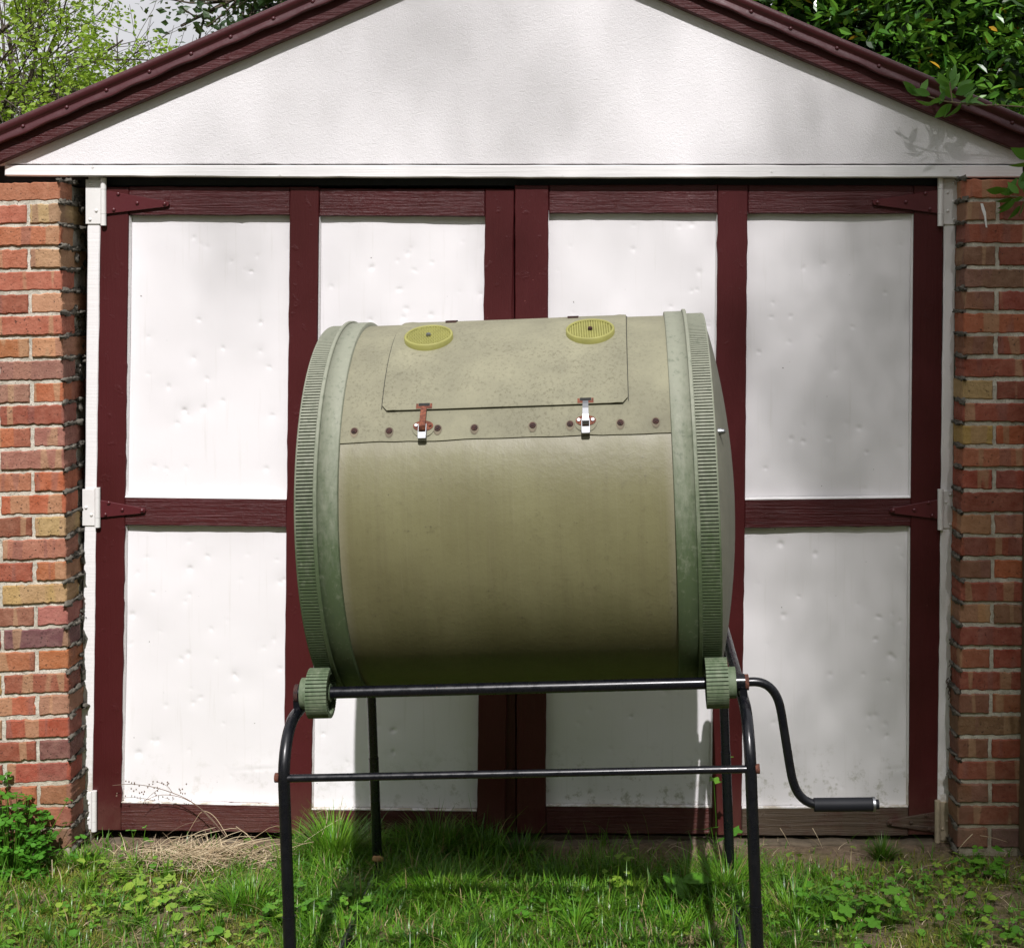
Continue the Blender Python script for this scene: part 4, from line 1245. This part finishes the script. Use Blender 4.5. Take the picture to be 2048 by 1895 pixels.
# straw pile and dead stalks by the left door leaf
pile = []
for i in range(620):
    a = rng.normal(0, 1); b = rng.normal(0, 1)
    x = gx_(400, .13) + a * .11; y = -.14 + b * .035
    hh = .022 * math.exp(-(a * a * .5)) * rng.random()
    pile.append((x - gx_(400, .13), y + .13, gz(x, y) + hh, rng.uniform(.018, .045), rng.uniform(0, 2 * PI), rng.uniform(1.2, 3.4), rng.uniform(.0010, .0020)))
o = blades('straw_pile', pile, M['straw'], seg=4, label='heap of dry straw and dead stalks below the left door leaf', cat='straw pile')
o.location = (gx_(400, .13), -.13, 0)
st = MB()
def stalk(pts, r_=.0011):
    st.tube(chaikin([P(x, y, yy) for x, y, yy in pts], 2), [r_ * (1 - .6 * i / (4 * len(pts))) for i in range(len(chaikin([P(x, y, yy) for x, y, yy in pts], 2)))], 5, False)
stalk([(455, 1672, -.10), (430, 1630, -.06), (405, 1618, -.05), (390, 1640, -.05), (372, 1672, -.06)], .0012)
stalk([(390, 1672, -.09), (430, 1662, -.08), (480, 1652, -.07), (515, 1690, -.10)], .0013)
stalk([(472, 1652, -.08), (500, 1672, -.09), (540, 1720, -.13)], .0013)
stalk([(500, 1680, -.10), (560, 1640, -.05), (640, 1690, -.12)], .0010)
stalk([(640, 1680, -.12), (655, 1640, -.10), (655, 1615, -.09), (632, 1625, -.07)], .0010)
stalk([(585, 1700, -.16), (640, 1660, -.12), (682, 1635, -.10)], .0010)
stalk([(175, 1780, -.26), (240, 1750, -.22), (250, 1740, -.2)], .0012)
stalk([(104, 1718, -.25), (105, 1760, -.28), (107, 1800, -.32)], .0012)
stalk([(185, 1785, -.28), (240, 1748, -.24)], .0013)
for i in range(120):
    x = rd.gauss(410, 80); y = rd.uniform(1688, 1750); a = rd.uniform(-.5, .5); l_ = rd.uniform(30, 90); yy = -rd.uniform(.10, .2)
    stalk([(x, y, yy), (x + l_ * .5 * math.cos(a), y + l_ * .5 * math.sin(a) - rd.uniform(0, 12), yy - .01), (x + l_ * math.cos(a), y + l_ * math.sin(a), yy)], .0013)
tag(st.build('straw_tangle', M['straw']), kind='stuff')
st = MB()
da = empty('dead_plant', P(452, 1680, -.10), label='arching dead weed stalks leaning over the lower rail of the left door', cat='dead plant')
stalk([(452, 1672, -.10), (425, 1640, -.07), (385, 1600, -.05), (320, 1575, -.04), (265, 1566, -.035), (225, 1570, -.03)], .0016)
k_ = st.build('stalk', M['stalk'], da); k_.location = -Vector(da.location); st = MB()
stalk([(452, 1672, -.10), (412, 1622, -.06), (365, 1592, -.05), (320, 1587, -.045), (290, 1600, -.04)], .0014)
k_ = st.build('stalk', M['stalk'], da); k_.location = -Vector(da.location); st = MB()
stalk([(320, 1575, -.04), (300, 1590, -.04), (280, 1612, -.04)], .0009)
k_ = st.build('stalk', M['stalk'], da); k_.location = -Vector(da.location); st = MB()
stalk([(345, 1585, -.04), (335, 1570, -.04), (315, 1563, -.04)], .0009)
k_ = st.build('stalk', M['stalk'], da); k_.location = -Vector(da.location); st = MB()
stalk([(400, 1640, -.05), (360, 1650, -.05), (320, 1680, -.05)], .0009)
k_ = st.build('stalk', M['stalk'], da); k_.location = -Vector(da.location); st = MB()
for i in range(40):   # tiny dead flower heads
    t = rd.random(); p = P(225 + 150 * t, 1570 + rd.uniform(-10, 22), -.04); st.blob(p, (.0022, .0022, .003), seed=i, nu=5, nv=3)
k_ = tag(st.build('seed_heads', M['stalk'], da), kind='stuff'); k_.location = -Vector(da.location)
# single dry stems on the right
ds = empty('dry_stems', P(1800, 1760, -.3), label='loose dry stems lying on the bare soil before the right door leaf', cat='dead plant')
st = MB()
for (a, b, yy) in (((1793, 1680), (1786, 1716), -.1), ((1945, 1667), (1915, 1700), -.15), ((1960, 1670), (2015, 1683), -.15), ((1825, 1750), (1805, 1775), -.3), ((1560, 1655), (1580, 1690), -.06), ((1625, 1655), (1645, 1695), -.06),
                    ((1330, 1706), (1350, 1690), -.12), ((1350, 1690), (1388, 1708), -.12), ((1225, 1700), (1222, 1712), -.15), ((1720, 1812), (1780, 1850), -.4), ((1735, 1830), (1800, 1810), -.4), ((1775, 1820), (1785, 1855), -.42),
                    ((1890, 1830), (1960, 1840), -.42), ((1880, 1845), (1940, 1858), -.45), ((1805, 1730), (1770, 1800), -.3)):
    stalk([(a[0], a[1], yy), ((a[0] + b[0]) / 2, (a[1] + b[1]) / 2 - 2, yy - .01), (b[0], b[1], yy)], .0012)
    k_ = st.build('stem', M['straw'], ds); k_.location = -Vector(ds.location); st = MB()
st = MB()   # withered tendril on the right jamb
for i in range(26):
    t = i / 26; x = 1903 + 6 * math.sin(t * 9) + rd.uniform(-3, 3); y = 1315 + t * 95
    stalk([(x, y, -.01), (x + rd.uniform(-9, 9), y + 8, -.018), (x + rd.uniform(-8, 8), y + 18, -.01)], .0018)
tag(st.build('withered_vine', mat_plain('withered_leaf', (.10, .065, .045), .9)), label='withered brown vine scrap clinging between the right jamb post and the brick pillar', cat='dead plant')
# pebbles
pb_ = MB()
for i in range(260):
    x = rng.uniform(-1.8, 1.5); d = rng.uniform(0, .6) ; r_ = rng.uniform(.002, .007)
    pb_.blob((x, -d, gz(x, -d) + r_ * .3), (r_, r_, r_ * .7), seed=i, nu=6, nv=4)
tag(pb_.build('pebbles', M['sill']), kind='stuff')

# ------------------------------------------------------------------ branches reaching in from the right
shx = empty('shrub', (P(2300, 1700, -.2).x, -.2, 0), label='willowy shrub at the right edge reaching leafy sprigs over the roof edge', cat='shrub')
o0 = Vector(shx.location)
stx = MB(); stx.tube([(0, 0, 0), (.02, .02, .8), (-.03, .03, 1.5), (.01, 0, 2.1)], [.02, .016, .012, .006], 8); stx.build('stem', M['bark'], shx)
lm = []
for k_ in range(3):
    q_ = leafmesh('lance', 1); cv = (.25, -.5, .6)[k_]; q_.v = [(x * (1 - .1 * abs(cv)), y * (1 - .25 * (k_ == 1)), z + cv * x * x * .5 + .25 * (k_ == 2) * y * x) for x, y, z in q_.v]
    me = q_.mesh('leaf'); me.materials.append(M['branchl']); lm.append(me)
def sprig(pp, leaves, yy):
    mb = MB(); q = [P(x, y, yy) - o0 for x, y in pp]; mb.tube(chaikin(q), .0022, 5); br = mb.build('branch', M['twig'], shx)
    for (x, y, ln, ang, tilt) in leaves:
        p = P(x, y, yy) - o0
        l = link_mesh('leaf', lm[int(x * 7 + ang) % 3], shx); l.location = p + Vector((0, random.uniform(-.02, .02), 0)); s_ = ln * (D + yy) / F * random.uniform(.75, 1.05); l.scale = (s_, s_ * 1.25, s_ * 1.0)
        # point the leaf along the on-picture angle, tipped a little to the viewer
        l.rotation_euler = (Matrix.Rotation(-R(ang + random.uniform(-14, 14)), 3, 'Y') @ Matrix.Rotation(R(random.uniform(-25, 25)), 3, 'Z') @ Matrix.Rotation(R(tilt + random.uniform(-30, 30)), 3, 'X')).to_euler()
yy = -.15
lv = [(1835, 187, 46, 120, 50), (1842, 186, 42, 65, 60), (1845, 190, 50, 172, 40), (1858, 192, 40, 155, 50), (1872, 205, 48, 205, 40), (1880, 208, 40, 60, 60), (1895, 208, 36, 250, 50), (1905, 182, 55, 70, 60), (1905, 182, 48, 120, 50), (1910, 190, 52, 30, 50), (1912, 195, 50, 165, 40),
      (1920, 205, 50, 10, 50), (1922, 205, 46, 230, 45), (1930, 208, 44, 60, 50), (1905, 165, 40, 85, 50), (1900, 172, 42, 150, 50), (1935, 210, 36, 35, 60), (1945, 210, 30, 80, 50), (1890, 195, 40, 100, 60), (1917, 178, 44, 45, 50), (1925, 195, 40, 20, 50),
      (1985, 211, 18, 60, 40), (2010, 212, 22, 70, 40), (2012, 212, 20, 130, 40), (1900, 210, 46, 220, 40), (1880, 200, 30, 190, 40)]
sprig([(2070, 216), (2010, 211), (1950, 210), (1905, 205), (1875, 200), (1840, 187)], lv, yy)
sprig([(1905, 203), (1902, 185), (1900, 165)], [(1901, 172, 34, 60, 50), (1899, 160, 30, 110, 50), (1900, 165, 36, 80, 60)], yy - .02)
sprig([(2075, 300), (2048, 305)], [(2060, 300, 46, 172, 40), (2055, 318, 50, 150, 60), (2062, 325, 46, 200, 50), (2062, 330, 48, 230, 50)], yy)
sprig([(2075, 400), (2045, 395), (2020, 392)], [(2030, 385, 50, 160, 50), (2020, 385, 48, 50, 50), (2040, 380, 46, 65, 50), (2030, 395, 48, 205, 50), (2025, 398, 44, 235, 50), (2050, 400, 50, 260, 50), (2045, 395, 40, 180, 50),
      (2035, 400, 46, 215, 45), (2055, 390, 44, 100, 50), (2012, 380, 44, 165, 50), (2040, 410, 44, 240, 50), (2035, 388, 40, 140, 50)], yy)

# ------------------------------------------------------------------ trees behind the garage
def grow(mb, p, d, L_, r_, depth, rd, tips, droop=.0, split=3, spread=.6, sides=5):
    n = 4; pts = [p]; rs = [r_]; q = p.copy(); dd = d.copy()
    for i in range(n):
        dd = (dd + Vector((rd.gauss(0, .16), rd.gauss(0, .16), rd.gauss(0, .12) - droop))).normalized()
        q = q + dd * (L_ / n); pts.append(q.copy()); rs.append(r_ * (1 - .45 * (i + 1) / n))
        if depth <= 1: tips.append((q.copy(), dd.copy()))
    mb.tube(pts, rs, sides if depth > 1 else 3, False)
    if depth == 0: return
    for k in range(split):
        t = rd.uniform(.35, 1.0); base_p = pts[min(n, int(t * n) + 0)]
        ax = Vector((rd.gauss(0, 1), rd.gauss(0, 1), rd.gauss(0, .7))).normalized()
        nd = (dd + ax * spread * 1.4).normalized()
        grow(mb, base_p, nd, L_ * rd.uniform(.55, .8), r_ * .5, depth - 1, rd, tips, droop, split, spread, sides)

def leaf_cloud(tips, n, size, rd, small, sp=.05):
    mb = MB()
    for i in range(n):
        p, d = rd.choice(tips)
        q = p + Vector((rd.gauss(0, sp), rd.gauss(0, sp), rd.gauss(0, sp)))
        s_ = size * rd.uniform(.6, 1.2)
        a = Vector((rd.gauss(0, 1), rd.gauss(0, 1), rd.gauss(0, .6))).normalized(); b = a.orthogonal().normalized()
        b = (Matrix.Rotation(rd.uniform(0, 6.28), 3, a) @ b) * (.30 if small else .24); c_ = a.cross(b) * .25
        mb.add([q, q + (a * .45 + b + c_) * s_, q + a * s_, q + (a * .45 - b + c_) * s_], [(0, 1, 2), (0, 2, 3)])
    return mb
rd = random.Random(12)
# light green spring tree, upper left
t1 = empty('tree', (-4.6, 5.6, 0), label='light green spring tree with bare twigs behind the left roof slope', cat='tree')
wood = MB(); tips = []; o1 = Vector(t1.location)
wood.tube([(0, 0, 0), (.1, 0, 1.2), (.05, .1, 2.2)], [.14, .11, .09], 8, False)
for i in range(19):
    a = Vector((rd.uniform(.2, 1.2), rd.uniform(-.55, .4), rd.uniform(.02, .75))).normalized()
    grow(wood, Vector((.05, .05, rd.uniform(1.5, 2.3))), a, rd.uniform(1.3, 2.2), .026, 3, rd, tips, .02, 5, .7)
for i in range(5):
    a = Vector((rd.uniform(-1, .1), rd.uniform(-.5, .6), rd.uniform(.3, .9))).normalized()
    grow(wood, Vector((.05, .05, rd.uniform(1.8, 2.3))), a, 1.6, .04, 3, rd, tips, .015, 3, .7)
wood.build('trunk_and_branches', M['bark'], t1)
left_tips = [t for t in tips if t[0].x < 2.0 and t[0].y < .6] * 4 + tips
# leaves grow in bunches
bun = [rd.choice(left_tips) for _ in range(1100)]
tag(leaf_cloud(bun, 50000, .045, rd, True, .055).build('crown', M['spring'], t1), kind='stuff')
# dark tree above it
t2 = empty('tree', (-1.75, 8.2, 0), label='dark-leaved tall tree farther behind the roof ridge', cat='tree')
wood = MB(); tips = []
wood.tube([(0, 0, 0), (-.05, 0, 2.2), (.05, .1, 4.2)], [.2, .17, .12], 8, False)
for i in range(16):
    a = Vector((rd.uniform(-1, 1), rd.uniform(-1, .6), rd.uniform(-.1, .8))).normalized()
    grow(wood, Vector((.0, .0, rd.uniform(3.6, 4.6))), a, rd.uniform(.9, 1.5), .05, 2, rd, tips, .05, 4, .7)
wood.build('trunk_and_branches', M['bark'], t2)
tag(leaf_cloud(tips, 9000, .085, rd, True, .09).build('crown', M['dark'], t2), kind='stuff')
# glossy evergreen, upper right
t3 = empty('evergreen_shrub', (2.5, 3.3, 0), label='dense glossy evergreen with some yellow leaves behind the right roof slope', cat='shrub')
wood = MB(); wood.tube([(0, 0, 0), (.05, 0, 1.4), (-.1, .1, 2.8)], [.09, .07, .04], 8, False)
lumps = []
for i in range(34):
    lumps.append((Vector((rd.uniform(-1.9, 1.2), rd.uniform(-.7, .9), rd.uniform(1.5, 4.4))), rd.uniform(.32, .55)))
lumps += [(Vector((-1.5, -.2, 3.2)), .4), (Vector((-1.3, 0, 2.7)), .45), (Vector((-.9, -.3, 2.9)), .5), (Vector((-.5, -.3, 2.3)), .5), (Vector((-.3, -.5, 2.6)), .5), (Vector((0, -.4, 3.1)), .5), (Vector((-1.0, .2, 3.5)), .5), (Vector((-1.7, .1, 3.6)), .5), (Vector((-.8, -.2, 2.3)), .45)]
for c_, r_ in lumps[::2]: wood.tube([(0, 0, 1.2), c_ * .5 + Vector((0, 0, .7)), c_], [.03, .02, .008], 5, False)
wood.build('branches', M['bark'], t3)
gl_ = MB(); big = []
for (c_, r_) in lumps:
    for k in range(int(150 * (r_ / .45) ** 2)):
        n_ = Vector((rd.gauss(0, 1), rd.gauss(0, 1) - .5, rd.gauss(0, 1) + .2)).normalized()
        q = c_ + n_ * r_ * rd.uniform(.72, 1.08)
        for j in range(rd.randint(4, 7)):
            a = (n_ * .6 + Vector((rd.gauss(0, .7), rd.gauss(0, .7), rd.gauss(0, .5)))).normalized()
            b = a.cross(Vector((0, 0, 1))); b = b.normalized() if b.length > .1 else Vector((1, 0, 0))
            b = Matrix.Rotation(rd.gauss(0, .6), 3, a) @ b
            s_ = rd.uniform(.055, .088); u_ = b.cross(a)
            p0 = q + Vector((rd.gauss(0, .03), rd.gauss(0, .03), rd.gauss(0, .03)))
            p1 = p0 + a * s_
            if len(big) < 290 and q.y < -.25 and -1.5 < q.x < .6 and 2.0 < q.z < 3.2 and rd.random() < .30:
                big.append((p0, a, b, u_, s_)); continue
            w_ = b * s_ * .21; v_ = u_ * s_ * .07; m1 = p0 + a * s_ * .33; m2 = p0 + a * s_ * .7
            gl_.add([p0, m1 + w_ + v_, m2 + w_ * .8 + v_, p1, m2 - w_ * .8 + v_, m1 - w_ + v_, m1, m2], [(0, 1, 6), (1, 2, 7, 6), (2, 3, 7), (3, 4, 7), (4, 5, 6, 7), (5, 0, 6)], False)
tag(gl_.build('crown', M['ever'], t3), kind='stuff')
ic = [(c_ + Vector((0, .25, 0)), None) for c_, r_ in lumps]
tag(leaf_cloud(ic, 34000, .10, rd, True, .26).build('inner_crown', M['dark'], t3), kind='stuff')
lm2 = leafmesh('oval').mesh('leaf'); lm2.materials.append(M['ever'])
for (p0, a, b, u_, s_) in big:
    l = link_mesh('leaf', lm2, t3); rot = Matrix((a, b, u_)).transposed()
    l.location = p0; l.rotation_euler = rot.to_euler(); l.scale = (s_, s_ * .85, s_)

# ------------------------------------------------------------------ tree behind the photographer whose crown dapples the light on the right
t4 = empty('tree', (5.0, -15.5, 0), label='tall shade tree standing behind and to the right of the viewpoint', cat='tree')
wood = MB(); wood.tube([(0, 0, 0), (.05, 0, 5), (-.1, .1, 10), (-1, 0, 15)], [.32, .27, .2, .08], 10, False)
cl = []
o4 = Vector(t4.location)
def shade_at(x, z, k, jx=0, jz=0):
    """crown position (k metres up the sunbeam) that shades the facade point x, z"""
    return Vector((x, 0, z)) + Vector((SUN.x, SUN.y, SUN.z)) / -SUN.y * k * 1.0 - o4
CROWN = []
for i in range(420):
    x = rd.uniform(.1, 3.6); z = rd.uniform(-.9, 3.4)
    wgt = .15 * min(1, max(0, (x - .1) / .8)) + .40 * min(1, max(0, (x - 1.05) / .3))
    if z > 1.1 and x < 1.3: wgt *= .75
    if z > 2.0: wgt *= .6
    if rd.random() > wgt: continue
    CROWN.append((shade_at(x, z, rd.uniform(14.5, 19)), rd.uniform(.28, .48)))
for i in range(9): CROWN.append((shade_at(rd.uniform(1.0, 1.5), rd.uniform(1.75, 2.2), rd.uniform(13, 19)), rd.uniform(.24, .34)))  # dense clusters added to shade the sprigs and drown their shadow
for i in range(6):
    x = rd.uniform(-1.2, .3); z = rd.uniform(1.9, 3.2)
    CROWN.append((shade_at(x, z, rd.uniform(15, 18.5)), rd.uniform(.18, .32)))
for i in range(300):     # crown clusters added to shade the lawn and cut its bounce light
    CROWN.append((shade_at(rd.uniform(-3, 3.5), rd.uniform(-8, -2.1), rd.uniform(13.5, 19)), rd.uniform(.30, .50)))
lc = MB()
for (c_, r_) in CROWN:
    wood.tube([(0, 0, 10 + rd.uniform(-1, 3)), c_ * .5 + Vector((0, 0, 6.6)), c_], [.03, .012, .004], 4, False)
    for j in range(int(110 * (r_ / .3) ** 2)):
        q = c_ + Vector((rd.gauss(0, r_), rd.gauss(0, r_), rd.gauss(0, r_ * .8)))
        a = Vector((rd.gauss(0, 1), rd.gauss(0, 1), rd.gauss(0, 1))).normalized(); b = a.orthogonal().normalized() * .3
        s_ = rd.uniform(.05, .09)
        lc.add([q, q + (a * .45 + b) * s_, q + a * s_, q + (a * .45 - b) * s_], [(0, 1, 2, 3)])
wood.build('trunk_and_branches', M['bark'], t4)
tag(lc.build('crown', M['dark'], t4), kind='stuff')

# unseen hedges added behind and beside the viewpoint to cut sky light
for k, (hx, hy, hw, hd_, hh, n_, lab) in enumerate(((-5.5, -10.5, 3.4, 1.0, 6.2, 16000, 'unseen leaf screen added against sky light, on the left behind the viewpoint'), (1.5, -12.0, 3.6, 1.0, 6.8, 17000, 'unseen leaf screen added against sky light, in the middle behind the viewpoint'),
                                          (8.5, -10.0, 3.4, 1.0, 6.4, 16000, 'unseen leaf screen added against sky light, on the right behind the viewpoint'), (-9.5, -4.0, 1.0, 3.6, 5.4, 14000, 'unseen leaf screen added against sky light, along the left side'), (9.8, -3.0, 1.0, 3.6, 5.4, 14000, 'unseen leaf screen added against sky light, along the right side'))):
    hg = empty('added_hedge', (hx, hy, 0), label=lab, cat='added_hedge'); mb = MB()
    for i in range(n_):
        q = Vector((rd.uniform(-hw, hw), rd.uniform(-hd_, hd_), hh * rd.random()))
        a = Vector((rd.gauss(0, 1), rd.gauss(0, 1), rd.gauss(0, 1))).normalized(); b = a.orthogonal().normalized() * .35; s_ = rd.uniform(.12, .22)
        mb.add([q, q + (a * .45 + b) * s_, q + a * s_, q + (a * .45 - b) * s_], [(0, 1, 2, 3)])
    tag(mb.build('foliage', M['ever'], hg), kind='stuff')
    mb = MB()
    for i in range(9): x_ = -hw + 2 * hw * i / 8; mb.tube([(x_, 0, 0), (x_ + .05, 0, hh * .8)], .03, 6, False)
    mb.build('stems', M['bark'], hg)
